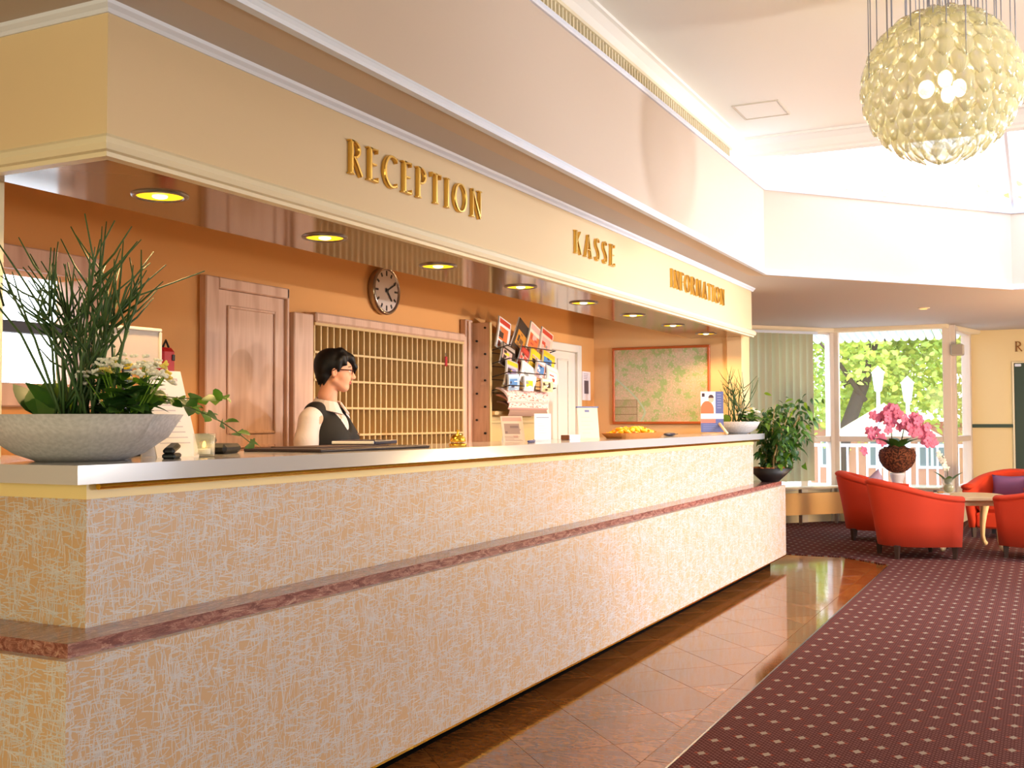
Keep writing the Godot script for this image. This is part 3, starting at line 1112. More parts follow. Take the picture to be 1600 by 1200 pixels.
	g.lathe([Vector2(0.150, 0.0), Vector2(0.158, 0.036), Vector2(0.156, 0.052), Vector2(0.148, 0.058), Vector2(0.140, 0.054), Vector2(0.136, 0.044), Vector2(0.0, 0.044)], 40)
	obj("case", g, mat(rgb(176, 160, 142), 0.22, 0.9), t)
	g = G.new()
	g.t = Transform3D(turn, Vector3.ZERO)
	g.lathe([Vector2(0.136, 0.046), Vector2(0.0, 0.0461)], 40)
	obj("dial", g, mat(rgb(206, 186, 170), 0.4), t)
	for k in 12:
		g = G.new()
		var a := TAU * k / 12.0
		g.t = Transform3D(Basis(Vector3.RIGHT, -a), Vector3.ZERO)
		g.box(Vector3(0.0475, 0.114, 0), Vector3(0.003, 0.026 if k % 3 else 0.034, 0.013))
		obj("hour_mark", g, M.dark, t)
	for hnd in [[TAU * 0.175, 0.11, 0.008, "minute_hand"], [TAU * 0.385, 0.085, 0.011, "hour_hand"]]:
		g = G.new()
		# seen from +x, clockwise turns carry up towards -z
		g.t = Transform3D(Basis(Vector3.RIGHT, -hnd[0]), Vector3.ZERO)
		g.box(Vector3(0.0515, hnd[1] / 2 - 0.01, 0), Vector3(0.003, hnd[1] + 0.02, hnd[2]))
		obj(hnd[3], g, M.black, t)
	g = G.new()
	g.t = Transform3D(turn, Vector3.ZERO)
	g.lathe([Vector2(0.012, 0.046), Vector2(0.012, 0.056), Vector2(0.0, 0.058)], 14)
	obj("hub", g, M.black, t)
	# framed city map
	t = thing("framed_map", "large framed city map in a thin orange wood frame on the peach wall", "map", Vector3(-3.23, 1.275, ZM))
	g = G.new()
	for e in [[Vector3(-0.475, 0, 0), Vector3(0.475, 0.022, 0.03)], [Vector3(-0.475, 0.70, 0), Vector3(0.475, 0.722, 0.03)], [Vector3(-0.475, 0.022, 0), Vector3(-0.453, 0.70, 0.03)], [Vector3(0.453, 0.022, 0), Vector3(0.475, 0.70, 0.03)]]:
		g.span(e[0], e[1], 0.004)
	obj("frame", g, mat(rgb(196, 98, 40), 0.4), t)
	g = G.new()
	g.span(Vector3(-0.453, 0.022, 0), Vector3(0.453, 0.70, 0.012))
	obj("backing", g, M.paper, t)
	g = G.new()
	g.t = Transform3D(Basis(), Vector3(0, 0.022, 0.0135))
	g.quad(Vector3(-0.453, 0, 0), Vector3(0.453, 0, 0), Vector3(0.453, 0.678, 0), Vector3(-0.453, 0.678, 0))
	obj("map_print", g, print_mat(map_tex(), 0.5), t)

func map_tex() -> ImageTexture:
	var W := 300
	var H := 226
	var im := Image.create(W, H, false, Image.FORMAT_RGB8)
	var n1 := FastNoiseLite.new()
	n1.seed = 3
	n1.frequency = 0.018
	var n2 := FastNoiseLite.new()
	n2.seed = 8
	n2.frequency = 0.07
	var n3 := FastNoiseLite.new()
	n3.seed = 21
	n3.frequency = 0.16
	for y in H:
		for x in W:
			var a := n1.get_noise_2d(x, y)
			var b := n2.get_noise_2d(x, y)
			var d := n3.get_noise_2d(x, y)
			var c := rgb(204, 196, 158)
			if a + b * 0.6 > 0.22:
				c = rgb(172, 198, 132)
			elif b - a * 0.5 > 0.18:
				c = rgb(222, 200, 178)
			elif d > 0.28:
				c = rgb(232, 218, 204)
			if absf(d) < 0.05:
				c = c.lerp(rgb(216, 206, 190), 0.6)
			var rx := 4.0 + 96.0 * (1.0 - pow(1.0 - clampf((y - 92.0) / 110.0, 0.0, 1.0), 1.5)) - (maxf(y - 196.0, 0.0) * 0.5)
			if y > 90 and absf(x - rx) < 3.4:
				c = rgb(190, 214, 190)
			if x < 74 and y > 156:
				c = c.lerp(rgb(168, 152, 122), 0.5)
				if (y - 156) % 23 < 2 or x > 71:
					c = rgb(140, 120, 94)
			im.set_pixel(x, y, c)
	return img_tex(im)

# magazines: each a thin curved booklet with a printed cover, clipped on the wire rack
func booklet(called: String, label: String, p: Vector3, w: float, h: float, tilt: float, roll: float, curl: float, tex: Texture2D, th := 0.012) -> void:
	var t := thing(called, label, "newspaper" if called == "newspaper" else "magazine", p, PI / 2, "reading matter on the wire rack")
	t.rotation = Vector3(0, PI / 2, 0)
	t.basis = Basis(Vector3.UP, PI / 2) * Basis(Vector3.BACK, roll) * Basis(Vector3.RIGHT, -tilt)
	var n := 6
	for layer in 2:
		var g := G.new()
		g.smooth(1)
		var rings := []
		for i in n + 1:
			var u := float(i) / n
			var z := curl * (u * u)          # bows forward towards the top
			var y := h * u * (1.0 - absf(curl) * 0.4 * u)
			if layer == 0:
				rings.append(PackedVector3Array([Vector3(-w / 2, y, z), Vector3(-w / 2, y, z - th), Vector3(w / 2, y, z - th), Vector3(w / 2, y, z)]))
			elif i < n:
				var u2 := float(i + 1) / n
				var z2 := curl * u2 * u2
				var y2 := h * u2 * (1.0 - absf(curl) * 0.4 * u2)
				var e := 0.0006
				g.tri(Vector3(-w / 2, y, z + e), Vector3(w / 2, y, z + e), Vector3(w / 2, y2, z2 + e), Vector2(0, 1 - u), Vector2(1, 1 - u), Vector2(1, 1 - u2))
				g.tri(Vector3(-w / 2, y, z + e), Vector3(w / 2, y2, z2 + e), Vector3(-w / 2, y2, z2 + e), Vector2(0, 1 - u), Vector2(1, 1 - u2), Vector2(0, 1 - u2))
		if layer == 0:
			g.flat()
			g.loft(rings)
			obj("pages", g, M.paper, t)
		else:
			obj("cover", g, print_mat(tex), t)

func magazines() -> void:
	var t := thing("magazine_rack", "dark wire magazine rack with four tiers on the cream cabinet", "rack", Vector3(XB + 0.20, 1.38, -7.55))
	var g: G
	for k in 4:
		for zz in 2:
			g = G.new()
			g.tube([Vector3(-0.055 + zz * 0.20, 0.14 + k * 0.10 + zz * 0.05, 0.41), Vector3(-0.055 + zz * 0.20, 0.14 + k * 0.10 + zz * 0.05, -0.42)], [0.004], 6)
			obj("cross_wire", g, M.dark, t)
	for z in [0.408, -0.418]:
		for k in 4:
			g = G.new()
			g.tube([Vector3(-0.138, 0.13 + k * 0.10, z), Vector3(-0.055, 0.14 + k * 0.10, z), Vector3(0.145, 0.19 + k * 0.10, z)], [0.004], 6)
			obj("bracket_wire", g, M.dark, t)
	var W := rgb(240, 236, 228)
	var D := rgb(60, 44, 36)
	var R := rgb(204, 66, 46)
	var O := rgb(226, 116, 60)
	var Y := rgb(246, 204, 40)
	var B := rgb(76, 134, 190)
	var N := rgb(40, 48, 84)
	var P := rgb(226, 176, 160)
	var GR := rgb(150, 150, 144)
	var x := XB + 0.22
	# called, label, tier y, z, width, height, tilt, roll, curl, colours
	var L := [
		["magazine", "magazine with a red and white cover at the left of the top tier", 1.84, -7.25, 0.2, 0.24, 0.25, -0.25, 0.05, [W, R, O, GR, D]],
		["magazine", "dark brown magazine with a golden picture leaning across the top tier", 1.80, -7.44, 0.22, 0.29, 0.3, -0.46, 0.03, [D, D, rgb(214, 140, 40), rgb(110, 70, 40), rgb(150, 100, 50)]],
		["magazine", "magazine with an orange and cream cover in the middle of the top tier", 1.78, -7.66, 0.24, 0.29, 0.3, -0.34, 0.04, [rgb(240, 224, 196), P, O, W, R]],
		["magazine", "magazine with a coral title at the right of the top tier", 1.80, -7.86, 0.22, 0.24, 0.3, -0.26, 0.04, [rgb(236, 206, 180), R, P, O, GR]],
		["magazine", "dark magazine at the left of the second tier", 1.71, -7.26, 0.22, 0.17, 0.45, -0.25, 0.06, [D, rgb(190, 170, 150), P, Y, D]],
		["magazine", "deep red magazine in the second tier below the dark brown one", 1.68, -7.47, 0.2, 0.19, 0.5, -0.4, 0.05, [rgb(176, 40, 32), R, P, D, O]],
		["magazine", "bright yellow magazine in the middle of the second tier", 1.71, -7.64, 0.2, 0.15, 0.6, -0.3, 0.07, [Y, Y, P, O, D]],
		["magazine", "yellow and navy magazine at the right of the second tier", 1.69, -7.84, 0.22, 0.16, 0.55, -0.22, 0.06, [Y, rgb(236, 180, 40), B, N, N]],
		["magazine", "magazine with a black arc and a violet picture at the left of the third tier", 1.56, -7.26, 0.2, 0.2, 0.4, -0.15, 0.07, [rgb(206, 196, 190), Y, rgb(150, 130, 170), D, D]],
		["newspaper", "white folded newspaper drooping over the third tier", 1.58, -7.48, 0.27, 0.16, 0.9, -0.3, 0.13, [W, W, rgb(226, 220, 214), W, GR]],
		["magazine", "pale magazine with a blue picture in the third tier", 1.64, -7.68, 0.17, 0.14, 0.5, -0.2, 0.05, [P, W, B, B, N]],
		["newspaper", "cream newspaper with a red mark at the right of the third tier", 1.59, -7.86, 0.22, 0.14, 0.8, -0.15, 0.12, [rgb(238, 226, 200), W, W, R, GR]],
		["magazine", "pale blue magazine at the left of the lowest tier", 1.535, -7.25, 0.18, 0.12, 0.4, 0.05, 0.04, [rgb(170, 196, 214), W, B, D, N]],
		["magazine", "white magazine with a yellow edge in the lowest tier", 1.535, -7.47, 0.17, 0.11, 0.4, 0.0, 0.04, [W, W, Y, P, GR]],
		["magazine", "cream magazine with two dark pictures at the right of the lowest tier", 1.535, -7.76, 0.2, 0.10, 0.4, 0.0, 0.04, [rgb(232, 210, 160), W, D, rgb(232, 210, 160), D]]]
	for i in L.size():
		var e: Array = L[i]
		booklet(e[0], e[1], Vector3(x + 0.022 * (i % 4) + 0.034 * (i / 4), e[2], e[3]), e[4], e[5], -e[6] * 0.5, e[7], -e[8] * 0.5, print_tex(40 + i, e[9]))
	# newspapers with red print draped over a shelf below the rack
	var pr := Image.create(128, 48, false, Image.FORMAT_RGB8)
	pr.fill(rgb(226, 196, 184))
	for k in 240:
		pr.fill_rect(Rect2i(rng.randi() % 122, rng.randi() % 46, 2 + rng.randi() % 6, 1 + rng.randi() % 2), [R, rgb(170, 110, 96), rgb(240, 226, 218)][rng.randi() % 3])
	for k in 3:
		t = thing("newspaper", ["upper newspaper with red print draped below the rack", "second newspaper with red print under the upper one", "brownish folded newspaper at the bottom of the draped pile"][k], "newspaper", Vector3(XB + 0.225 - k * 0.012, 1.545 - k * 0.05, -7.52 - 0.02 * k), PI / 2, "newspapers draped below the rack")
		var rings := []
		for i in 9:
			var u := i / 8.0
			var a := u * PI * 0.62
			var q := Vector3(0, -0.075 * (1 - cos(a)), 0.085 * sin(a) + 0.012 * u)
			var w2 := 0.38 - 0.02 * k + 0.015 * sin(u * 5 + k)
			rings.append(PackedVector3Array([q + Vector3(-w2, 0, 0), q + Vector3(-w2, 0.012, 0.006), q + Vector3(w2, 0.012, 0.006), q + Vector3(w2, 0, 0)]))
		g = G.new()
		g.loft(rings)
		obj("pages", g, mat([rgb(220, 190, 178), rgb(196, 140, 126), rgb(150, 116, 96)][k], 0.7), t)
		g = G.new()
		g.smooth(1)
		for i in 8:
			var A: PackedVector3Array = rings[i]
			var B2: PackedVector3Array = rings[i + 1]
			var e := Vector3(0, 0.001, 0.001)
			g.tri(A[1] + e, B2[1] + e, B2[2] + e, Vector2(0, i / 8.0), Vector2(0, (i + 1) / 8.0), Vector2(1, (i + 1) / 8.0))
			g.tri(A[1] + e, B2[2] + e, A[2] + e, Vector2(0, i / 8.0), Vector2(1, (i + 1) / 8.0), Vector2(1, i / 8.0))
		if k < 2:
			obj("print", g, print_mat(img_tex(pr), 0.7), t)

# ------------------------------------------------------------------ bay window
func seg_node(called: String, label: String, a: Vector2, b: Vector2) -> Node3D:   # local x from a to b, z into the room
	var n := Node3D.new()
	put(n, called)
	n.set_meta("kind", "structure")
	n.set_meta("label", label)
	n.position = Vector3(a.x, 0, a.y)
	n.rotation.y = -atan2(b.y - a.y, b.x - a.x)
	return n

func glazing(n: Node3D, L: float, posts: Array, sill: float, tr: float, head: float) -> void:
	var g: G
	for p in posts:
		g = G.new()
		g.span(Vector3(p - 0.05, 0.0, -0.06), Vector3(p + 0.05, YC, 0.05), 0.006)
		obj("post", g, M.frame, n)
	for i in posts.size() - 1:
		var a: float = posts[i] + 0.05
		var b: float = posts[i + 1] - 0.05
		for y in [[sill - 0.06, sill], [tr, tr + 0.07], [head, head + 0.06]]:
			g = G.new()
			g.span(Vector3(a, y[0], -0.05), Vector3(b, y[1], 0.04), 0.005)
			obj("rail", g, M.frame, n)
		for y in [[sill, tr], [tr + 0.07, head]]:
			g = G.new()
			g.quad(Vector3(a, y[0], -0.01), Vector3(b, y[0], -0.01), Vector3(b, y[1], -0.01), Vector3(a, y[1], -0.01))
			obj("pane", g, M.pane, n)
	g = G.new()
	g.span(Vector3(0, 0, -0.1), Vector3(L, sill - 0.06, 0.03))
	obj("parapet", g, M.cream_soft, n)

func bay_window() -> void:
	var P0 := Vector2(-3.92, -12.84)
	var P1 := Vector2(-2.50, -14.45)
	var P2 := Vector2(-1.07, -14.45)
	var P3 := Vector2(-0.95, -15.62)
	var L := P0.distance_to(P1)
	var n := seg_node("window_3", "angled bay window beside the map wall, half behind vertical blinds", P0, P1)
	glazing(n, L, [0.03, 0.95, L - 0.50, L - 0.03], 0.47, 1.03, 2.42)
	n = seg_node("window_4", "wide middle window of the bay with trees outside", P1, P2)
	glazing(n, 1.43, [0.03, 1.385], 0.47, 1.03, 2.44)
	n = seg_node("window_5", "narrow return window at the right end of the bay", P2, P3)
	glazing(n, 1.17, [0.05, 1.12], 0.47, 1.03, 2.42)
	# header under the ceiling along the bay
	var path := [P0 + Vector2(0.1, 0.1), P1 + Vector2(0.03, 0.10), P2 + Vector2(-0.04, 0.10), P3 + Vector2(0.12, 0)]
	struct("trim_7", profile_run([Vector2(-0.12, YC - 0.05), Vector2(0.03, YC - 0.05), Vector2(0.05, YC - 0.03), Vector2(0.05, YC), Vector2(-0.12, YC)], path, [Vector2(0.75, 0.66), Vector2(0.36, 0.95), Vector2(0.1, 1), Vector2(1, 0.1)]), M.cream_soft, "cream header following the bay window under the ceiling")
	# vertical blinds on the left part
	var t := thing("vertical_blinds", "pale green grey vertical blinds drawn across the left bay window", "blinds", Vector3(P0.x, 0, P0.y))
	t.rotation.y = -atan2(P1.y - P0.y, P1.x - P0.x)
	var g := G.new()
	g.span(Vector3(0.1, 2.40, 0.12), Vector3(L - 0.36, 2.435, 0.17), 0.004)
	obj("head_rail", g, M.white, t)
	var bm := leaf_mat(rgb(198, 198, 172), 0.7)
	bm.backlight = Color(0.55, 0.57, 0.48)
	g = G.new()
	var prev := []
	for i in 5:
		var u := i / 4.0 - 0.5
		prev.append(Vector3(u * 0.122, 0, 0.016 * (1 - 4 * u * u)))
	g.smooth(1)
	for i in 4:
		var a: Vector3 = prev[i]
		var b: Vector3 = prev[i + 1]
		for s in [[0.001, 1], [-0.001, -1]]:
			var z := Vector3(0, 0, s[0])
			var up := Vector3(0, 1.86, 0)
			if s[1] > 0:
				g.quad(a + z, b + z, b + up + z, a + up + z)
			else:
				g.quad(b + z, a + z, a + up + z, b + up + z)
	var sm := g.mesh()
	var k := 0
	while 0.18 + k * 0.105 < L - 0.40:
		var o := obj("slat", sm, bm, t, Vector3(0.18 + k * 0.105, 0.54, 0.145))
		o.rotation.y = -0.75
		k += 1
	# low bench heater along the bay
	t = thing("window_bench", "low orange beige heater bench with a pale rail along the bay window", "bench", Vector3(-3.2, 0, -13.3))
	var a2 := Vector2(-3.62, -12.75)
	var b2 := Vector2(-2.36, -14.12)
	var c2 := Vector2(-1.2, -14.14)
	var off := Vector3(3.2, 0, 13.3)
	var wf := [Vector2(0.72, 0.69), Vector2(0.36, 0.95), Vector2(0, 1)]
	obj("panel", profile_run([Vector2(-0.06, 0.13), Vector2(0.0, 0.13), Vector2(0.0, 0.40), Vector2(-0.06, 0.40)], [a2, b2, c2], wf), mat(rgb(246, 204, 136), 0.6), t, off)
	obj("rail", profile_run([Vector2(-0.2, 0.45), Vector2(0.02, 0.45), Vector2(0.025, 0.46), Vector2(0.02, 0.475), Vector2(-0.2, 0.475)], [a2, b2, c2], wf), M.cream, t, off)
	for p in [a2, a2.lerp(b2, 0.33), a2.lerp(b2, 0.66), a2.lerp(b2, 0.95), b2.lerp(c2, 0.4), b2.lerp(c2, 0.95)]:
		g = G.new()
		g.box(Vector3(p.x, 0.228, p.y - 0.075), Vector3(0.04, 0.444, 0.03), 0.003)
		obj("leg", g, M.wood_dark if p == a2 else M.steel, t, off)
	# right wall: rail, door, letter, speaker
	t = thing("wall_rail", "dark green wooden rail along the cream end wall", "rail", Vector3(-0.68, 1.225, -15.60))
	g = G.new()
	g.span(Vector3(-0.27, -0.022, 0), Vector3(0.27, 0.022, 0.03), 0.005)
	obj("bar", g, mat(rgb(44, 66, 56), 0.4), t)
	var d := Node3D.new()
	put(d, "door_3")
	d.set_meta("kind", "structure")
	d.set_meta("label", "dark green door in the end wall at the edge of the lounge")
	d.position = Vector3(0.12, 0, -15.60)
	g = G.new()
	g.span(Vector3(-0.51, 0.0, 0), Vector3(0.51, 2.045, 0.03), 0.004)
	obj("leaf", g, mat(rgb(36, 62, 54), 0.4), d)
	g = G.new()
	g.span(Vector3(-0.53, 0.0, 0), Vector3(-0.51, 2.06, 0.04), 0.003)
	g.span(Vector3(-0.51, 2.045, 0), Vector3(0.51, 2.06, 0.04), 0.003)
	obj("door_frame", g, M.cream, d)
	g = G.new()
	g.box(Vector3(-0.46, 2.015, 0.045), Vector3(0.075, 0.035, 0.03), 0.005)
	obj("door_closer", g, M.white, d)
	t = thing("wall_letter", "bronze letter R on the end wall above the green door", "letter", Vector3(-0.33, 2.262, -15.60))
	obj("letter", letter_mesh("R", 0.132, 0.015), mat(rgb(140, 92, 46), 0.4, 0.6), t, Vector3(-0.042, -0.066, 0.001))
	t = thing("wall_speaker", "small grey box loudspeaker beside the bay window under the ceiling", "speaker", Vector3(-0.99, 2.17, -14.42))
	g = G.new()
	g.box(Vector3(0, 0, 0.0), Vector3(0.15, 0.14, 0.12), 0.012)
	obj("case", g, mat(rgb(196, 190, 176), 0.5), t)
	g = G.new()
	g.box(Vector3(0, 0, 0.061), Vector3(0.12, 0.11, 0.006), 0.002)
	obj("grille", g, mat(rgb(168, 160, 148), 0.7), t)
	g = G.new()
	g.tube([Vector3(0.0, 0.0, -0.05), Vector3(-0.03, 0.05, -0.09), Vector3(-0.04, 0.33, -0.05)], [0.012], 8)
	obj("bracket", g, M.steel, t)

# ------------------------------------------------------------------ outside
func outside() -> void:
	var g := G.new()
	g.span(Vector3(-40, -0.5, -15.9), Vector3(30, -0.12, -60))
	g.span(Vector3(-40, -0.5, 6), Vector3(-9.0, -0.12, -15.9))
	struct("ground_outside", g, mat(rgb(214, 210, 200), 0.9), "pale paved terrace outside the bay window")
	# awning edge over the middle window
	var t := thing("awning", "white corrugated awning edge over the bay window", "awning", Vector3(-1.9, 2.50, -15.5))
	for k in 18:
		g = G.new()
		g.tube([Vector3(-1.1 + k * 0.11, 0.14, 0.55), Vector3(-1.1 + k * 0.11, -0.03, -0.65)], [0.05], 8)
		obj("rib", g, M.white, t)
	# trees
	var spots := [
		[Vector3(-3.3, -0.12, -22.0), 0.17, 5.6, 2.6, "bright green tree with a leaning dark trunk outside the middle window", 0],
		[Vector3(-6.4, -0.12, -21.0), 0.13, 5.2, 2.4, "yellow green tree outside the left part of the bay", 1],
		[Vector3(-0.6, -0.12, -23.0), 0.14, 5.6, 2.5, "yellow green tree outside the right edge of the bay", 2],
		[Vector3(-5.2, -0.12, -32.0), 0.16, 6.2, 3.4, "broad pale green tree standing behind the leaning one", 3],
		[Vector3(-8.6, -0.12, -26.0), 0.16, 6.0, 3.2, "pale green tree far left beyond the blinds", 4]]
	for s in spots:
		tree(s[0], s[1], s[2], s[3], s[4], s[5])
	# lamp posts
	for e in [[-2.55, "white lantern lamp post outside, the left one of the two"], [-2.085, "white lantern lamp post outside, the shorter right one"]]:
		var y: float = 1.80 if e[0] < -2.3 else 1.62
		t = thing("lamp_post", e[1], "lamp post", Vector3(e[0], -0.12, -19.0), 0, "lamp posts on the terrace")
		g = G.new()
		g.smooth(1)
		g.lathe([Vector2(0.09, 0), Vector2(0.08, 0.1), Vector2(0.035, 0.25), Vector2(0.03, y + 0.1), Vector2(0.06, y + 0.12)], 12)
		obj("post", g, M.white, t)
		g = G.new()
		g.lathe([Vector2(0.0, y + 0.12), Vector2(0.06, y + 0.12), Vector2(0.10, y + 0.42), Vector2(0.0, y + 0.42)], 6)
		obj("lantern", g, mat(rgb(214, 216, 220), 0.3), t)
		g = G.new()
		g.lathe([Vector2(0.115, y + 0.42), Vector2(0.04, y + 0.5), Vector2(0.0, y + 0.54)], 6)
		obj("cap", g, M.white, t)
	# parasol
	t = thing("parasol", "large white parasol outside below the tree", "parasol", Vector3(-2.62, -0.12, -20.2))
	g = G.new()
	g.lathe([Vector2(1.0, 1.12), Vector2(0.02, 1.72), Vector2(0.0, 1.74)], 8)
	g.lathe([Vector2(0.0, 1.70), Vector2(0.98, 1.105), Vector2(1.0, 1.12)], 8)
	var pm := leaf_mat(rgb(248, 246, 244), 0.8)
	obj("canopy", g, pm, t)
	g = G.new()
	g.tube([Vector3(0, 0, 0), Vector3(0, 1.7, 0)], [0.025], 8)
	obj("pole", g, M.frame, t)
	# house across the street
	t = thing("house", "low reddish brick house with white windows across the terrace", "house", Vector3(-2.4, -0.12, -25.5))
	g = G.new()
	g.span(Vector3(-2.6, 0, 0), Vector3(3.0, 1.25, -3))
	obj("wall", g, mat(rgb(206, 150, 126), 0.9), t)
	g = G.new()
	g.span(Vector3(-2.8, 1.25, 0.2), Vector3(3.2, 1.4, -3.2), 0.02)
	obj("roof", g, mat(rgb(190, 120, 98), 0.9), t)
	for k in 5:
		var wf := G.new()
		wf.span(Vector3(-0.3, 0.35, 0.0), Vector3(0.3, 1.05, 0.05), 0.01)
		var ww := obj("window", wf, M.white, t, Vector3(-2.0 + k * 1.05, 0, 0))
		for q in [-0.14, 0.14]:
			g = G.new()
			g.span(Vector3(q - 0.11, 0.42, 0.052), Vector3(q + 0.11, 0.98, 0.056))
			obj("pane", g, mat(rgb(120, 136, 146), 0.1), ww)
	# terrace fence
	t = thing("terrace_fence", "white terrace fence with upright bars outside the bay", "fence", Vector3(-2.6, -0.12, -18.0))
	for y in [0.1, 1.0]:
		g = G.new()
		g.span(Vector3(-2.2, y, -0.02), Vector3(2.4, y + 0.05, 0.02), 0.004)
		obj("rail", g, M.white, t)
	for k in 30:
		g = G.new()
		g.span(Vector3(-0.014, 0.15, -0.012), Vector3(0.014, 1.0, 0.012))
		obj("bar", g, M.white, t, Vector3(-2.1 + k * 0.15, 0, 0))

func tree(p: Vector3, tr: float, h: float, R: float, label: String, kind: int) -> void:
	var t := thing("tree", label, "tree", p, 0, "trees beyond the bay window")
	var r := RandomNumberGenerator.new()
	r.seed = 60 + kind
	var g := G.new()
	g.smooth(1)
	var lean := 0.5 if kind == 0 else r.randf_range(-0.3, 0.3)
	g.tube([Vector3(-lean, 0, 0), Vector3(-lean * 0.6, h * 0.2, 0.05), Vector3(0.1, h * 0.4, 0), Vector3(0.3 * lean, h * 0.6, 0.1), Vector3(lean, h * 0.85, 0)], [tr, tr * 0.85, tr * 0.75, tr * 0.55, tr * 0.2], 10)
	obj("trunk", g, mat(rgb(70, 58, 48), 0.9), t)
	for k in 7:
		g = G.new()
		g.smooth(1)
		var y := h * r.randf_range(0.32, 0.66)
		var d := Vector3(r.randf_range(-1, 1), r.randf_range(0.15, 0.8), r.randf_range(-0.6, 0.6)).normalized() * R * 0.75
		var b := Vector3(0.1, y, 0)
		g.tube([b, b + d * 0.5 + Vector3(0, 0.12, 0), b + d], [tr * 0.35, tr * 0.22, tr * 0.07], 7)
		obj("branch", g, mat(rgb(78, 64, 52), 0.9), t)
	var lm := leaf(0.115, 0.085, 0.25, 0.2, 3)
	var mm := MultiMesh.new()
	mm.transform_format = MultiMesh.TRANSFORM_3D
	mm.use_colors = true
	mm.mesh = lm
	var clumps := []
	for k in 60:
		var v := Vector3(r.randfn(), r.randfn(), r.randfn()).normalized() * pow(r.randf(), 0.4)
		clumps.append(Vector3(v.x * R, h * 0.62 + v.y * h * 0.44, v.z * R * 0.8 - (1.3 if kind == 0 else 0.2)))
	var N := 9000
	mm.instance_count = N
	for i in N:
		var c: Vector3 = clumps[r.randi() % clumps.size()]
		var q := c + Vector3(r.randfn(), r.randfn() * 0.7, r.randfn()) * 0.30
		q.y = maxf(q.y, 0.7)
		var dir := Vector3(r.randfn(), r.randf_range(-0.8, 0.3), r.randfn()).normalized()
		mm.set_instance_transform(i, Transform3D(heading(dir, r.randf() * TAU).scaled(Vector3.ONE * r.randf_range(0.8, 1.5)), q))
		var k := r.randf()
		mm.set_instance_color(i, Color(0.42, 0.55, 0.10).lerp(Color(0.72, 0.72, 0.12), k * k) if kind % 2 == 0 else Color(0.5, 0.6, 0.14).lerp(Color(0.3, 0.48, 0.12), k))
	var o := MultiMeshInstance3D.new()
	o.multimesh = mm
	var m := leaf_mat(Color.WHITE, 0.5)
	m.vertex_color_use_as_albedo = true
	m.backlight = Color(0.8, 0.8, 0.8)
	o.material_override = m
	put(o, "foliage", t)
	stuff(o)

# ------------------------------------------------------------------ chandelier
const CHAND_E := 0.2

func chandelier() -> void:
	var c := Vector3(-0.449, 2.976, -5.742)
	var R := 0.355
	var t := thing("chandelier", "big globe chandelier of pale yellow glass shells hung on many thin wires", "chandelier", Vector3(c.x, YU, c.z))
	var o := c - t.position
	var g := G.new()
	g.smooth(1)
	g.lathe([Vector2(0.0, -0.035), Vector2(0.40, -0.035), Vector2(0.42, -0.02), Vector2(0.42, 0.0), Vector2(0.0, 0.0)], 40)
	obj("ceiling_plate", g, M.chrome, t)
	# one fluted shell: rounded top, pointed foot, bowed outwards
	g = G.new()
	g.smooth(1)
	var nu := 12
	var nv := 6
	var W := 0.096
	var H := 0.125
	var grid := []
	for j in nv + 1:
		var row := []
		var v := float(j) / nv
		var wid := sin(PI * (0.12 + 0.83 * pow(v, 0.85)))
		for i in nu + 1:
			var u := 2.0 * i / nu - 1.0
			var rib := 0.0035 * (1 if i % 2 else -1)
			row.append(Vector3(u * wid * W * 0.5, (0.5 - v) * H, 0.028 * (1 - u * u) * sin(PI * (0.1 + 0.8 * v)) + rib))
		grid.append(row)
	for j in nv:
		for i in nu:
			g.quad(grid[j + 1][i], grid[j + 1][i + 1], grid[j][i + 1], grid[j][i])
	var shell_mesh := g.mesh()
	var sm := mat(Color8(206, 200, 150, 120), 0.05, 0.0, 1.0)
	sm.transparency = BaseMaterial3D.TRANSPARENCY_ALPHA
	sm.cull_mode = BaseMaterial3D.CULL_DISABLED
	var count := 0
	var rows := 13
	for j in rows:
		var th := PI * (j + 0.6) / (rows + 0.2)       # from the top
		var rr := sin(th) * R
		var n := maxi(4, int(round(TAU * rr / 0.089)))
		for i in n:
			var ph := TAU * (i + 0.5 * (j % 2)) / n
			var nrm := Vector3(sin(th) * cos(ph), cos(th), sin(th) * sin(ph))
			var lean := Vector3(cos(ph), 0, sin(ph))
			var zf := (nrm * 0.75 + lean * 0.35 + Vector3(0, 0.28, 0)).normalized()
			var xf := Vector3.UP.cross(zf).normalized()
			var yf := zf.cross(xf)
			var m := obj("glass_shell", shell_mesh, sm, t)
			m.transform = Transform3D(Basis(xf, yf, zf), o + nrm * R)
			count += 1
	# hanging wires on the upper half
	for i in 46:
		var a := i * 2.39996
		var q := 0.37 * sqrt((i + 0.5) / 46.0)
		var y := sqrt(maxf(R * R - q * q, 0.0))
		g = G.new()
		g.tube([Vector3(cos(a) * q, -0.03, sin(a) * q), Vector3(cos(a) * q, o.y + y + 0.02, sin(a) * q)], [0.0028], 5, false)
		obj("wire", g, M.steel, t)
	g = G.new()
	g.smooth(1)
	g.ell(Vector3.ZERO, Vector3(0.034, 0.045, 0.034), 16, 10)
	var bulb_mesh := g.mesh()
	var bm := glow(rgb(255, 238, 196), 4.5)
	for k in 5:
		var a := TAU * k / 5.0
		obj("bulb", bulb_mesh, bm, t, o + Vector3(cos(a) * 0.085, -0.03 + 0.03 * (k % 2), sin(a) * 0.085))
	g = G.new()
	g.tube([Vector3(0, -0.03, 0), o + Vector3(0, 0.06, 0)], [0.008], 8)
	obj("lamp_rod", g, M.chrome, t)
	var l := OmniLight3D.new()
	l.name = "chandelier_light"
	l.light_color = rgb(255, 232, 184)
	l.light_energy = CHAND_E
	l.light_size = 0.08
	l.omni_range = 20.0
	l.omni_attenuation = 2.0
	l.shadow_enabled = true
	t.add_child(l, true)
	l.position = o

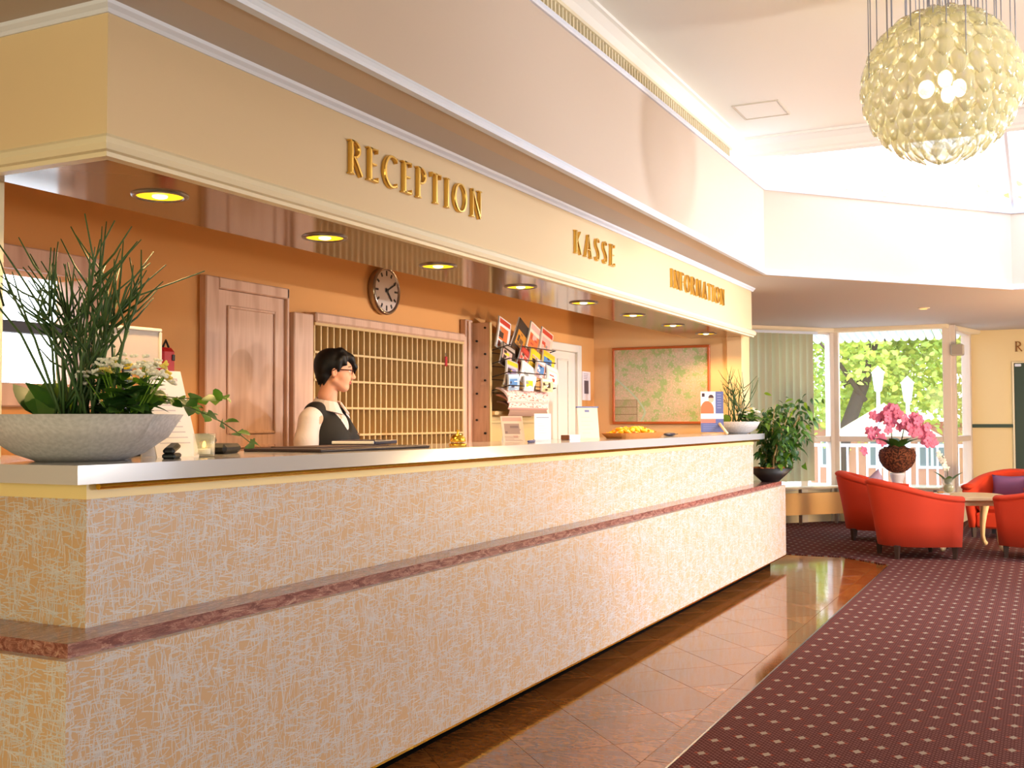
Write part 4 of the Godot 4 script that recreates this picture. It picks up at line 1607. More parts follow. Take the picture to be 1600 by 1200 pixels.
# ------------------------------------------------------------------ lounge
func tub_chair(label: String, at: Vector3, turn: float) -> Node3D:   # faces local +x
	var t := thing("tub_chair", label, "armchair", at, turn, "red tub chairs round the lounge table")
	# plan of the shell: straight arms, round back
	var pts := []
	var nrm := []
	var u := []
	for i in 4:
		pts.append(Vector2(0.36 - i * 0.10, 0.36))
		nrm.append(Vector2(0, 1))
	for i in range(1, 16):
		var a := PI / 2 + PI * i / 16.0
		pts.append(Vector2(0.06 + cos(a) * 0.42, sin(a) * 0.36))
		nrm.append(Vector2(cos(a) / 0.42, sin(a) / 0.36).normalized())
	for i in range(3, -1, -1):
		pts.append(Vector2(0.36 - i * 0.10, -0.36))
		nrm.append(Vector2(0, -1))
	var rings := []
	var roll := []
	var n := pts.size()
	for i in n:
		var s := float(i) / (n - 1)
		var top := 0.565 + 0.155 * pow(sin(PI * s), 1.6)
		var o: Vector2 = nrm[i]
		var p: Vector2 = pts[i]
		var R := PackedVector3Array()
		var back := maxf(0.0, -o.x)
		for q in [[-0.055, 0.12], [-0.02, 0.35], [0.012 + 0.03 * back, top - 0.05], [0.008 + 0.03 * back, top - 0.01], [-0.09, top - 0.01], [-0.11, 0.35], [-0.12, 0.20], [-0.11, 0.12]]:
			R.append(Vector3(p.x + o.x * q[0], q[1], p.y + o.y * q[0]))
		rings.append(R)
		var K := PackedVector3Array()
		for k in 12:
			var a := TAU * k / 12.0
			var off := -0.035 + 0.03 * back + cos(a) * 0.062
			K.append(Vector3(p.x + o.x * off, top - 0.005 + sin(a) * 0.034, p.y + o.y * off))
		roll.append(K)
	var g := G.new()
	g.smooth(1)
	g.loft(rings)
	obj("shell", g, M.red, t)
	g = G.new()
	g.smooth(1)
	g.loft(roll)
	obj("top_roll", g, M.red, t)
	g = G.new()
	g.box(Vector3(0.10, 0.20, 0), Vector3(0.48, 0.17, 0.48), 0.02)
	obj("seat_base", g, M.red, t)
	g = G.new()
	g.box(Vector3(0.08, 0.35, 0), Vector3(0.54, 0.13, 0.48), 0.045)
	obj("seat_cushion", g, M.red, t)
	for e in [Vector2(0.31, 0.27), Vector2(0.31, -0.27), Vector2(-0.22, 0.22), Vector2(-0.22, -0.22)]:
		g = G.new()
		g.tube([Vector3(e.x, 0.006, e.y), Vector3(e.x, 0.13, e.y)], [0.022, 0.034], 4)
		obj("leg", g, M.wood_dark, t)
	return t

func cushion(label: String, p: Vector3, b: Basis, s: float, m: Material) -> void:
	var t := thing("cushion", label, "cushion", p)
	t.basis = b
	var g := G.new()
	g.smooth(1)
	var N := 10
	for sd in [1.0, -1.0]:
		var P := []
		for j in N + 1:
			var row := []
			for i in N + 1:
				var x := 2.0 * i / N - 1
				var y := 2.0 * j / N - 1
				var th := 0.075 * sqrt(maxf((1 - x * x) * (1 - y * y), 0.0))
				row.append(Vector3(x * s * (1 - 0.10 * (1 - y * y)), y * s * 0.72 * (1 - 0.12 * (1 - x * x)), th * sd))
			P.append(row)
		for j in N:
			for i in N:
				if sd > 0:
					g.quad(P[j][i], P[j][i + 1], P[j + 1][i + 1], P[j + 1][i])
				else:
					g.quad(P[j][i + 1], P[j][i], P[j + 1][i], P[j + 1][i + 1])
	obj("cover", g, m, t)

func lounge() -> void:
	tub_chair("red tub chair seen from behind, nearest the stone floor", Vector3(-1.20, 0, -11.0), 0.50)
	tub_chair("red tub chair farther back by the bay window with a cushion", Vector3(-1.72, 0, -12.42), 0.12)
	tub_chair("red tub chair facing the viewer behind the small table", Vector3(-0.42, 0, -13.25), -PI / 2 - 0.25)
	tub_chair("red tub chair at the right edge, its back to the viewer", Vector3(0.03, 0, -11.28), 2.55)
	cushion("purple cushion in the chair behind the table", Vector3(-0.40, 0.555, -13.33), Basis(Vector3.UP, -0.15) * Basis(Vector3.RIGHT, -0.3), 0.19, M.purple)
	cushion("lilac grey cushion in the chair by the bay window", Vector3(-1.72, 0.60, -12.42), Basis(Vector3.UP, 1.2) * Basis(Vector3.BACK, 0.5), 0.16, mat(rgb(176, 158, 190), 0.85))
	# table on cabriole legs
	var t := thing("lounge_table", "small pale wooden table on curved cabriole legs between the red chairs", "table", Vector3(-0.78, 0.012, -11.86), 0.35)
	var g := G.new()
	var poly := PackedVector2Array()
	for k in 48:
		var a := TAU * k / 48.0
		var c := cos(a)
		var s := sin(a)
		poly.append(Vector2(signf(c) * pow(absf(c), 0.55), signf(s) * pow(absf(s), 0.55)) * 0.40)
	g.prism(poly, 0.505, 0.535, 0.008)
	obj("tabletop", g, M.wood_pale, t)
	g = G.new()
	for q in [0, 1, 2, 3]:
		g.t = Transform3D(Basis(Vector3.UP, q * PI / 2), Vector3.ZERO)
		g.span(Vector3(-0.27, 0.445, 0.28), Vector3(0.27, 0.505, 0.30), 0.004)
	obj("apron", g, M.wood_pale, t)
	for q in 4:
		g = G.new()
		g.smooth(1)
		g.t = Transform3D(Basis(Vector3.UP, q * PI / 2 + PI / 4), Vector3.ZERO)
		g.tube([Vector3(0.385, 0.505, 0), Vector3(0.40, 0.46, 0), Vector3(0.405, 0.40, 0), Vector3(0.385, 0.31, 0), Vector3(0.365, 0.20, 0), Vector3(0.365, 0.10, 0), Vector3(0.385, 0.045, 0), Vector3(0.415, 0.018, 0), Vector3(0.43, 0.008, 0)], [0.055, 0.055, 0.047, 0.036, 0.027, 0.021, 0.021, 0.026, 0.014], 10)
		obj("leg", g, M.wood_pale, t)
	# small things on the table
	t = thing("glass_vase", "clear glass vase with a white orchid and two dark leaves on the lounge table", "vase", Vector3(-0.93, 0.5475, -11.98))
	g = G.new()
	g.smooth(1)
	g.lathe([Vector2(0.0, 0.004), Vector2(0.05, 0.004), Vector2(0.062, 0.03), Vector2(0.066, 0.16), Vector2(0.062, 0.16), Vector2(0.057, 0.03), Vector2(0.0, 0.012)], 20)
	obj("glass", g, M.glass, t)
	g = G.new()
	g.smooth(1)
	g.ell(Vector3(0, 0.055, 0), Vector3(0.05, 0.045, 0.05), 12, 8)
	obj("moss", g, mat(rgb(126, 128, 70), 0.95), t)
	for e in [[0.2, 0.19, 0.4], [2.9, 0.20, -0.3], [1.5, 0.14, 0.3]]:
		var o := obj("leaf", leaf(e[1], 0.085, 0.25, 0.2), M.leaf_deep, t, Vector3(0, 0.09, 0))
		o.basis = heading(Vector3(cos(e[0]) * 0.6, 0.9, sin(e[0]) * 0.6), e[2])
	g = G.new()
	g.tube([Vector3(0, 0.08, 0), Vector3(-0.01, 0.25, 0), Vector3(-0.05, 0.38, 0.01), Vector3(-0.10, 0.43, 0.0)], [0.004], 6)
	obj("stem", g, M.leaf_deep, t)
	for k in 7:
		orchid_flower(t, Vector3(-0.02 - k * 0.012, 0.26 + k * 0.026, 0.02 * (k % 2)), 0.035, M.petal_white, k * 1.3)
	t = thing("table_tray", "small white tray on the far side of the lounge table", "tray", Vector3(-0.99, 0.5475, -11.75), 0.4)
	g = G.new()
	g.box(Vector3(0, 0.008, 0), Vector3(0.16, 0.016, 0.10), 0.005)
	obj("tray", g, M.white, t)
	g = G.new()
	g.box(Vector3(0, 0.026, 0), Vector3(0.06, 0.02, 0.04), 0.006)
	obj("packet", g, mat(rgb(190, 140, 80), 0.6), t)
	# pink orchids in a bowl of bark on a white plinth by the window
	t = thing("plinth", "slim white round plinth in front of the bay window", "plinth", Vector3(-1.56, 0, -13.1))
	g = G.new()
	g.lathe([Vector2(0.0, 0.006), Vector2(0.17, 0.006), Vector2(0.16, 0.03), Vector2(0.07, 0.06), Vector2(0.06, 0.60), Vector2(0.085, 0.68), Vector2(0.085, 0.70), Vector2(0.0, 0.70)], 28)
	obj("column", g, M.white, t)
	t = thing("orchid_bowl", "dark round bowl of bark with two arching pink orchid sprays by the window", "orchid", Vector3(-1.56, 0.70, -13.1))
	g = G.new()
	g.smooth(1)
	var br := RandomNumberGenerator.new()
	br.seed = 4
	g.lathe([Vector2(0.0, 0.0), Vector2(0.055, 0.004), Vector2(0.11, 0.03), Vector2(0.16, 0.075), Vector2(0.195, 0.135), Vector2(0.208, 0.20), Vector2(0.20, 0.245), Vector2(0.17, 0.275), Vector2(0.10, 0.295), Vector2(0.0, 0.30)], 30)
	var bm := mat(rgb(84, 54, 40), 0.95)
	bm.albedo_texture = noise_tex(0.05, ramp([[0.0, rgb(40, 34, 20)], [0.45, rgb(120, 90, 70)], [0.7, rgb(255, 200, 170)], [1.0, rgb(110, 120, 60)]]), 256, 20.0, 4, 5)
	bm.albedo_color = rgb(150, 110, 90)
	triplanar(bm, Vector3(2.5, 2.5, 2.5))
	obj("bowl", g, bm, t)
	for k in 26:
		g = G.new()
		var a := br.randf() * TAU
		var rr := sqrt(br.randf()) * 0.17
		g.t = Transform3D(Basis(Vector3.UP, br.randf() * 6) * Basis(Vector3.RIGHT, br.randfn() * 0.4), Vector3(cos(a) * rr, 0.305 - 1.9 * rr * rr + 0.012 * br.randf(), sin(a) * rr))
		g.box(Vector3.ZERO, Vector3(0.06, 0.02, 0.035), 0.006)
		obj("bark_chip", g, bm, t)
	for k in 9:
		var a := TAU * k / 9.0 + 0.3
		var o := obj("leaf", leaf(0.27, 0.105, 0.4, 0.25), M.leaf_deep, t, Vector3(cos(a) * 0.05, 0.285, sin(a) * 0.05))
		o.basis = heading(Vector3(cos(a), 1.0, sin(a)))
	for e in [[Vector3(-0.05, 0.28, 0), Vector3(-0.06, 0.50, 0.0), Vector3(-0.04, 0.68, 0.02), Vector3(-0.09, 0.72, 0.03), Vector3(-0.18, 0.58, 0.06), Vector3(-0.28, 0.38, 0.11)], [Vector3(0.03, 0.28, 0), Vector3(0.06, 0.42, 0.0), Vector3(0.10, 0.60, 0.0), Vector3(0.17, 0.63, -0.02), Vector3(0.26, 0.54, -0.06), Vector3(0.30, 0.42, -0.08)]]:
		g = G.new()
		g.tube(e, [0.007, 0.007, 0.006, 0.005, 0.004, 0.003], 6)
		obj("flower_stem", g, mat(rgb(84, 76, 50), 0.6), t)
		for k in 30:
			var f := 1.9 + 3.1 * k / 29.0
			var i := mini(int(f), 4)
			var p: Vector3 = e[i].lerp(e[i + 1], f - i)
			p += Vector3(br.randf_range(-0.10, 0.10), br.randf_range(-0.13, 0.05), br.randf_range(-0.03, 0.07))
			orchid_flower(t, p, 0.058, M.petal_pink, br.randf() * TAU)

func orchid_flower(parent: Node3D, p: Vector3, s: float, m: Material, a: float) -> void:
	var key := "orchid%d" % m.get_instance_id()
	if not M.has(key):
		var g := G.new()
		g.smooth(1)
		for k in 5:
			var an := TAU * k / 5.0 + PI / 2
			var w := 0.36 if k % 2 == 0 else 0.52
			g.ell(Vector3(cos(an) * 0.55, sin(an) * 0.55, 0.05), Vector3(0.55, w, 0.09), 9, 5, Basis(Vector3.BACK, an))
		g.ell(Vector3(0, -0.12, 0.16), Vector3(0.2, 0.25, 0.16), 8, 5)
		M[key] = g.mesh()
	var o := obj("flower", M[key], m, parent, p)
	o.basis = (Basis(Vector3.UP, 0.45 + 0.5 * sin(a)) * Basis(Vector3.RIGHT, 0.3 * cos(a * 2.0)) * Basis(Vector3.BACK, a)).scaled(Vector3.ONE * s)

# ------------------------------------------------------------------ things on the counter
func planter(label: String, p: Vector3, R: float, h: float, seed_: int, stems: int, tall: float, ivy_dirs: Array, detail: bool) -> void:
	var t := thing("planter_bowl", label, "planter", p)
	var g := G.new()
	g.smooth(1)
	g.lathe([Vector2(0.0, 0.0), Vector2(R * 0.42, 0.0), Vector2(R * 0.62, h * 0.16), Vector2(R * 0.85, h * 0.5), Vector2(R, h), Vector2(R * 0.97, h), Vector2(R * 0.82, h * 0.55), Vector2(R * 0.5, h * 0.4), Vector2(0.0, h * 0.4)], 48)
	obj("bowl", g, M.stone, t)
	g = G.new()
	g.smooth(1)
	g.lathe([Vector2(R * 0.93, h * 0.86), Vector2(R * 0.5, h * 0.93), Vector2(0.0, h * 0.96)], 32)
	obj("soil", g, M.soil, t)
	var r := RandomNumberGenerator.new()
	r.seed = seed_
	# pencil-like green stems that fork
	for k in stems:
		var b := Vector3(r.randfn() * 0.16 * R, h * 0.9, r.randfn() * 0.16 * R)
		var d := Vector3(r.randfn() * 0.30, 1.0, r.randfn() * 0.30).normalized()
		var L := tall * r.randf_range(0.55, 1.0)
		var q := b + d * L * 0.45
		var d2 := (d + Vector3(r.randfn() * 0.25, 0.1, r.randfn() * 0.25)).normalized()
		g = G.new()
		g.smooth(1)
		g.tube([b, b + d * L * 0.2, q, q + d2 * L * 0.3 + Vector3(r.randfn() * 0.018, 0, r.randfn() * 0.018), q + d2 * L * 0.55 + Vector3(r.randfn() * 0.05, -0.01, r.randfn() * 0.04)], [0.0048, 0.0044, 0.0038, 0.003, 0.0018], 6)
		for f in r.randi_range(2, 4):
			var d3 := (d2 + Vector3(r.randfn() * 0.75, 0.0, r.randfn() * 0.6)).normalized()
			var s := q + d2 * L * r.randf_range(0.0, 0.3)
			g.tube([s, s + d3 * L * 0.16, s + d3 * L * 0.3 + Vector3(0, 0.02, 0)], [0.0036, 0.003, 0.0016], 5)
		obj("green_stem", g, M.stem if k % 3 else M.leaf_deep, t)
	# kalanchoe: broad leaves low down, a dome of small white flowers
	var kc := Vector3(R * 0.40, h * 0.95, -R * 0.22)
	for k in (64 if detail else 34):
		var a := r.randf() * TAU
		var o := obj("leaf", leaf(R * r.randf_range(0.24, 0.36) * (1.0 if detail else 1.35), R * (0.20 if detail else 0.28), r.randf_range(0.1, 0.5), 0.25), [M.leaf, M.leaf_deep, M.leaf_deep][k % 3], t, kc + Vector3(cos(a) * R * 0.08, r.randf_range(-0.01, R * 0.36), sin(a) * R * 0.12))
		o.basis = heading(Vector3(cos(a), r.randf_range(0.0, 0.8), sin(a)), r.randfn() * 0.3)
	var fm: ArrayMesh
	g = G.new()
	g.smooth(1)
	for k in 4:
		g.ell(Vector3(cos(k * PI / 2), 0.1, sin(k * PI / 2)) * 0.0065, Vector3(0.0075, 0.0045, 0.006), 8, 5, Basis(Vector3.UP, -k * PI / 2))
	fm = g.mesh()
	for k in (110 if detail else 26):
		var a := r.randf() * TAU
		var q := sqrt(r.randf())
		var o := obj("flower", fm, M.petal_white if k % 5 else M.petal_yellow, t, kc + Vector3(cos(a) * q * R * 0.52, R * (0.40 + 0.18 * (1 - q * q)) + r.randfn() * 0.012, sin(a) * q * R * 0.44))
		o.basis = (Basis(Vector3.UP, r.randf() * 6) * Basis(Vector3.RIGHT, r.randfn() * 0.5)).scaled(Vector3.ONE * (1.0 if detail else 1.3))
		if k % 3 == 0:
			g = G.new()
			g.tube([kc + Vector3(cos(a) * q * R * 0.15, 0, sin(a) * q * R * 0.15), o.position], [0.0016], 5)
			obj("flower_stem", g, M.leaf_light, t)
	# round leaves at the other side
	for k in (9 if detail else 5):
		var a := r.randf_range(2.0, 4.4)
		var o := obj("leaf", leaf(R * 0.46, R * 0.36, 0.2, 0.15), [M.leaf_deep, M.leaf, M.leaf_light][k % 3], t, Vector3(-R * 0.42 + r.randfn() * R * 0.06, h * 0.95, R * 0.1 * r.randfn()))
		o.basis = heading(Vector3(cos(a) * 0.8, r.randf_range(0.5, 1.6), sin(a) * 0.8), r.randfn() * 0.8)
	# trailing ivy
	for e in ivy_dirs:
		var dv: Vector3 = e
		var side := Vector3(dv.z, 0, -dv.x).normalized()
		var pts := []
		for i in 8:
			var u := i / 7.0
			pts.append(Vector3(dv.x, 0, dv.z).normalized() * (R * 0.6 + dv.length() * u) + Vector3(0, h + R * 0.25 * (1 - u) + dv.y * u * u, 0) + side * sin(u * 7.0) * 0.015)
		g = G.new()
		g.tube(pts, [0.002], 5)
		obj("ivy_stem", g, M.stem, t)
		for i in range(0, 8):
			for sdd in [-1.0, 1.0]:
				var o := obj("ivy_leaf", leaf(R * r.randf_range(0.13, 0.19), R * r.randf_range(0.12, 0.17), 0.3, 0.2, 4), M.leaf if r.randf() < 0.5 else M.leaf_deep, t, pts[i])
				o.basis = heading(side * sdd + Vector3(dv.x, 0, dv.z).normalized() * 0.6 + Vector3(0, r.randf_range(-0.5, 0.5), 0), r.randfn() * 0.5)

func counter_things() -> void:
	var Y := 1.190
	planter("large pale stone bowl of mixed plants at the near end of the counter", Vector3(-2.56, Y, -2.30), 0.29, 0.135, 3, 38, 0.64, [Vector3(0.14, -0.09, -0.34), Vector3(0.12, 0.06, -0.22), Vector3(0.06, 0.0, -0.26)], true)
	planter("smaller pale bowl of mixed plants at the far end of the counter", Vector3(-2.43, Y, -9.32), 0.20, 0.105, 8, 16, 0.50, [Vector3(0.16, -0.03, -0.14), Vector3(0.18, 0.02, 0.02), Vector3(0.12, 0.04, 0.1)], false)
	var g: G
	# white orchid spray of the near bowl is part of a second pot, left at the edge
	# document display behind the near bowl
	var t := thing("document_board", "pale framed board standing behind the near planter", "board", Vector3(-2.775, Y, -2.69), PI / 2 - 0.1)
	g = G.new()
	for e in [[Vector3(-0.135, 0.30, -0.008), Vector3(0.135, 0.312, 0.008)], [Vector3(-0.135, 0.425, -0.008), Vector3(0.135, 0.437, 0.008)], [Vector3(-0.135, 0.312, -0.008), Vector3(-0.123, 0.425, 0.008)], [Vector3(0.123, 0.312, -0.008), Vector3(0.135, 0.425, 0.008)]]:
		g.span(e[0], e[1], 0.003)
	obj("frame", g, mat(rgb(224, 214, 204), 0.4), t)
	g = G.new()
	g.span(Vector3(-0.123, 0.312, -0.006), Vector3(0.123, 0.425, 0.002))
	obj("panel", g, mat(rgb(204, 190, 178), 0.5), t)
	g = G.new()
	g.span(Vector3(-0.02, 0.0, -0.012), Vector3(0.02, 0.30, -0.002), 0.003)
	g.span(Vector3(-0.10, 0.0, -0.05), Vector3(0.10, 0.012, 0.05), 0.004)
	obj("stand", g, M.dark, t)
	# sloping information sheet
	t = thing("information_sheet", "tall white information sheet leaning behind the near planter", "sheet", Vector3(-2.545, Y, -2.685), PI / 2 - 0.12)
	var im := Image.create(96, 160, false, Image.FORMAT_RGB8)
	im.fill(rgb(248, 244, 246))
	im.fill_rect(Rect2i(60, 14, 24, 5), rgb(206, 196, 206))
	for k in 11:
		im.fill_rect(Rect2i(12, 34 + k * 10, 40 + (k * 37) % 34, 2), rgb(206, 200, 212))
	g = G.new()
	g.t = Transform3D(Basis(Vector3.RIGHT, -0.33), Vector3.ZERO)
	g.box(Vector3(0, 0.15, -0.002), Vector3(0.17, 0.30, 0.004))
	obj("sheet", g, M.paper, t)
	g = G.new()
	g.t = Transform3D(Basis(Vector3.RIGHT, -0.33), Vector3(0, 0, 0.0008))
	g.quad(Vector3(-0.085, 0, 0), Vector3(0.085, 0, 0), Vector3(0.085, 0.30, 0), Vector3(-0.085, 0.30, 0))
	obj("print", g, print_mat(img_tex(im)), t)
	g = G.new()
	g.t = Transform3D(Basis(Vector3.RIGHT, 0.12), Vector3(0, 0, -0.125))
	g.box(Vector3(0, 0.13, 0), Vector3(0.10, 0.26, 0.006))
	obj("strut", g, M.paper, t)
	# red case hanging on the wall, black dome
	t = thing("red_case", "small red case hanging on the back wall by the office door", "case", Vector3(XB, 1.47, -3.99))
	g = G.new()
	g.box(Vector3(0.03, 0.10, 0), Vector3(0.05, 0.20, 0.11), 0.022)
	obj("body", g, mat(rgb(196, 22, 30), 0.3), t)
	g = G.new()
	g.tube([Vector3(0.03, 0.20, 0.02), Vector3(0.03, 0.235, 0.0), Vector3(0.03, 0.20, -0.02)], [0.006], 6)
	obj("loop", g, M.black, t)
	g = G.new()
	g.box(Vector3(0.057, 0.15, -0.025), Vector3(0.004, 0.03, 0.02), 0.002)
	obj("clasp", g, M.black, t)
	# candle glass
	t = thing("candle_glass", "small clear glass with a lit tea light beside the information sheet", "candle", Vector3(-2.45, Y, -2.70))
	g = G.new()
	g.smooth(1)
	g.lathe([Vector2(0.0, 0.002), Vector2(0.032, 0.002), Vector2(0.036, 0.075), Vector2(0.033, 0.075), Vector2(0.029, 0.008), Vector2(0.0, 0.008)], 20)
	obj("glass", g, M.glass, t)
	g = G.new()
	g.lathe([Vector2(0.0, 0.009), Vector2(0.020, 0.009), Vector2(0.020, 0.026), Vector2(0.0, 0.026)], 16)
	obj("tea_light", g, M.paper, t)
	g = G.new()
	g.smooth(1)
	g.ell(Vector3(0, 0.04, 0), Vector3(0.005, 0.011, 0.005), 8, 6)
	obj("flame", g, glow(rgb(255, 190, 90), 4.0), t)
	var fl := OmniLight3D.new()
	fl.name = "flame_light"
	fl.light_color = rgb(255, 190, 100)
	fl.light_energy = 0.003
	fl.light_size = 0.01
	fl.omni_range = 5.0
	fl.omni_attenuation = 2.0
	fl.shadow_enabled = true
	t.add_child(fl, true)
	fl.position = Vector3(0, 0.04, 0)
	# telephone
	t = thing("telephone", "black desk telephone lying low behind the candle glass", "telephone", Vector3(-2.68, Y, -3.0), 0.4)
	g = G.new()
	g.box(Vector3(0, 0.018, 0), Vector3(0.15, 0.035, 0.18), 0.012)
	obj("base", g, M.black, t)
	g = G.new()
	g.smooth(1)
	g.tube([Vector3(-0.04, 0.045, 0.09), Vector3(-0.04, 0.058, 0.05), Vector3(-0.04, 0.058, -0.05), Vector3(-0.04, 0.045, -0.09)], [0.022, 0.014, 0.014, 0.022], 8)
	obj("handset", g, M.black, t)
	t = thing("stapler", "dark stapler tucked under the rim of the near planter", "stapler", Vector3(-2.44, Y, -2.545), 0.6)
	g = G.new()
	g.box(Vector3(0, 0.008, 0), Vector3(0.04, 0.016, 0.12), 0.005)
	obj("base", g, M.black, t)
	g = G.new()
	g.t = Transform3D(Basis(Vector3.RIGHT, 0.12), Vector3(0, 0.03, 0))
	g.box(Vector3.ZERO, Vector3(0.036, 0.022, 0.12), 0.008)
	obj("arm", g, M.black, t)
	# desk pad and folder by the receptionist
	t = thing("desk_pad", "thin dark leather writing pad on the counter in front of the receptionist", "desk pad", Vector3(-2.56, Y, -3.62))
	g = G.new()
	g.box(Vector3(0, 0.006, 0), Vector3(0.36, 0.012, 0.78), 0.004)
	obj("pad", g, mat(rgb(46, 32, 34), 0.4), t)
	g = G.new()
	g.box(Vector3(-0.05, 0.0135, 0), Vector3(0.22, 0.003, 0.5))
	obj("blotter", g, mat(rgb(70, 52, 50), 0.6), t)
	t = thing("folder", "navy folder lying at the receptionist's front", "folder", Vector3(-2.66, Y + 0.015, -3.93), 0.2)
	g = G.new()
	g.box(Vector3(0, 0.009, 0), Vector3(0.20, 0.018, 0.26), 0.004)
	obj("cover", g, mat(rgb(34, 36, 66), 0.4), t)
	g = G.new()
	g.box(Vector3(0.0, 0.009, 0.006), Vector3(0.19, 0.012, 0.262), 0.002)
	obj("pages", g, M.paper, t)
	# gold bell
	t = thing("desk_bell", "shiny golden desk bell on the front edge of the counter", "bell", Vector3(-2.40, Y, -4.29))
	g = G.new()
	g.smooth(1)
	g.lathe([Vector2(0.0, 0.0), Vector2(0.040, 0.0), Vector2(0.042, 0.008), Vector2(0.034, 0.014), Vector2(0.0, 0.014)], 24)
	obj("base", g, M.gold, t)
	g = G.new()
	g.smooth(1)
	g.lathe([Vector2(0.034, 0.020), Vector2(0.037, 0.024), Vector2(0.034, 0.038), Vector2(0.022, 0.052), Vector2(0.0, 0.058)], 24)
	obj("dome", g, M.gold, t)
	g = G.new()
	g.lathe([Vector2(0.005, 0.056), Vector2(0.005, 0.066), Vector2(0.010, 0.068), Vector2(0.008, 0.074), Vector2(0.0, 0.075)], 12)
	obj("button", g, M.gold, t)
	# tilted display card
	t = thing("price_stand", "pale printed card tilted back on the counter right of the bell", "card", Vector3(-2.66, Y, -5.40), PI / 2 - 0.75)
	g = G.new()
	g.t = Transform3D(Basis(Vector3.RIGHT, -0.35), Vector3.ZERO)
	g.box(Vector3(0, 0.075, -0.002), Vector3(0.13, 0.15, 0.004))
	obj("card", g, M.paper, t)
	g = G.new()
	g.t = Transform3D(Basis(Vector3.RIGHT, -0.35), Vector3(0, 0, 0.0008))
	g.quad(Vector3(-0.065, 0, 0), Vector3(0.065, 0, 0), Vector3(0.065, 0.15, 0), Vector3(-0.065, 0.15, 0))
	obj("print", g, print_mat(print_tex(90, [rgb(206, 186, 172), rgb(190, 150, 140), rgb(150, 128, 120), rgb(196, 70, 60), rgb(120, 100, 96)])), t)
	g = G.new()
	g.t = Transform3D(Basis(Vector3.RIGHT, 0.4), Vector3(0, 0, -0.10))
	g.box(Vector3(0, 0.06, 0), Vector3(0.08, 0.12, 0.004))
	obj("strut", g, M.paper, t)
	t = thing("sign_card", "upright white card with fine grey print beside the tilted card", "card", Vector3(-2.52, Y, -5.47), PI / 2 - 0.75)
	im = Image.create(64, 96, false, Image.FORMAT_RGB8)
	im.fill(rgb(244, 246, 252))
	im.fill_rect(Rect2i(8, 12, 48, 3), rgb(160, 170, 200))
	for k in 6:
		im.fill_rect(Rect2i(14 + (k * 13) % 12, 34 + k * 8, 18 + (k * 7) % 18, 1), rgb(190, 196, 214))
	obj("card", sheet(0.10, 0.155, 0.004), M.paper, t)
	obj("print", face(0.10, 0.155), print_mat(img_tex(im)), t, Vector3(0, 0, 0.0008))
	g = G.new()
	g.box(Vector3(0, 0.005, -0.01), Vector3(0.10, 0.01, 0.05), 0.003)
	obj("foot", g, M.glass, t)
	# pen
	t = thing("pen", "dark blue pen lying on the counter before the cards", "pen", Vector3(-2.44, Y + 0.007, -5.16), 0.25)
	g = G.new()
	g.smooth(1)
	g.tube([Vector3(0, 0, 0.11), Vector3(0, 0, 0.09), Vector3(0, 0, -0.07), Vector3(0, 0, -0.085)], [0.002, 0.007, 0.007, 0.004], 8)
	obj("barrel", g, mat(rgb(36, 44, 110), 0.3), t)
	g = G.new()
	g.box(Vector3(0, 0.008, -0.045), Vector3(0.003, 0.003, 0.05))
	obj("clip", g, M.chrome, t)
	# white box
	t = thing("card_box", "small white box of slips with a brown end on the counter", "box", Vector3(-2.60, Y, -6.05), 0.0)
	g = G.new()
	g.box(Vector3(0, 0.015, 0), Vector3(0.06, 0.03, 0.16), 0.004)
	obj("box", g, M.white, t)
	g = G.new()
	g.box(Vector3(0, 0.015, 0.083), Vector3(0.055, 0.028, 0.008), 0.002)
	obj("end_plate", g, mat(rgb(110, 70, 50), 0.5), t)
	# tall menu holder
	t = thing("menu_holder", "tall cream menu sheet under a blue bar in an acrylic holder", "menu", Vector3(-2.58, Y, -6.30), PI / 2 - 0.75)
	im = Image.create(72, 112, false, Image.FORMAT_RGB8)
	im.fill(rgb(238, 206, 168))
	im.fill_rect(Rect2i(26, 8, 16, 8), rgb(90, 90, 130))
	for k in 5:
		im.fill_rect(Rect2i(12, 34 + k * 14, 30 + (k * 11) % 22, 1), rgb(206, 160, 130))
	g = G.new()
	g.t = Transform3D(Basis(Vector3.RIGHT, -0.16), Vector3.ZERO)
	g.box(Vector3(0, 0.10, -0.002), Vector3(0.14, 0.20, 0.004))
	obj("sheet", g, M.paper, t)
	g = G.new()
	g.t = Transform3D(Basis(Vector3.RIGHT, -0.16), Vector3(0, 0, 0.0008))
	g.quad(Vector3(-0.07, 0, 0), Vector3(0.07, 0, 0), Vector3(0.07, 0.20, 0), Vector3(-0.07, 0.20, 0))
	obj("print", g, print_mat(img_tex(im)), t)
	g = G.new()
	g.t = Transform3D(Basis(Vector3.RIGHT, -0.16), Vector3.ZERO)
	g.box(Vector3(0, 0.203, 0), Vector3(0.155, 0.008, 0.012), 0.002)
	obj("blue_bar", g, mat(rgb(84, 92, 148), 0.3), t)
	g = G.new()
	g.box(Vector3(0, 0.004, -0.03), Vector3(0.14, 0.008, 0.08), 0.002)
	obj("foot", g, M.glass, t)
	# basket of sweets
	t = thing("sweet_basket", "shallow orange basket holding a heap of yellow sweets", "basket", Vector3(-2.47, Y, -6.82), 0.0)
	g = G.new()
	var rim := []
	for lv in [[0.0, 0.09, 0.36], [0.036, 0.12, 0.42], [0.036, 0.112, 0.41], [0.006, 0.082, 0.35]]:
		var R := PackedVector3Array()
		for k in 24:
			var a := -TAU * k / 24.0
			R.append(Vector3(signf(cos(a)) * pow(absf(cos(a)), 0.5) * lv[1], lv[0], signf(sin(a)) * pow(absf(sin(a)), 0.5) * lv[2]))
		rim.append(R)
	g.loft(rim)
	obj("basket", g, mat(rgb(200, 130, 60), 0.6), t)
	var sm := []
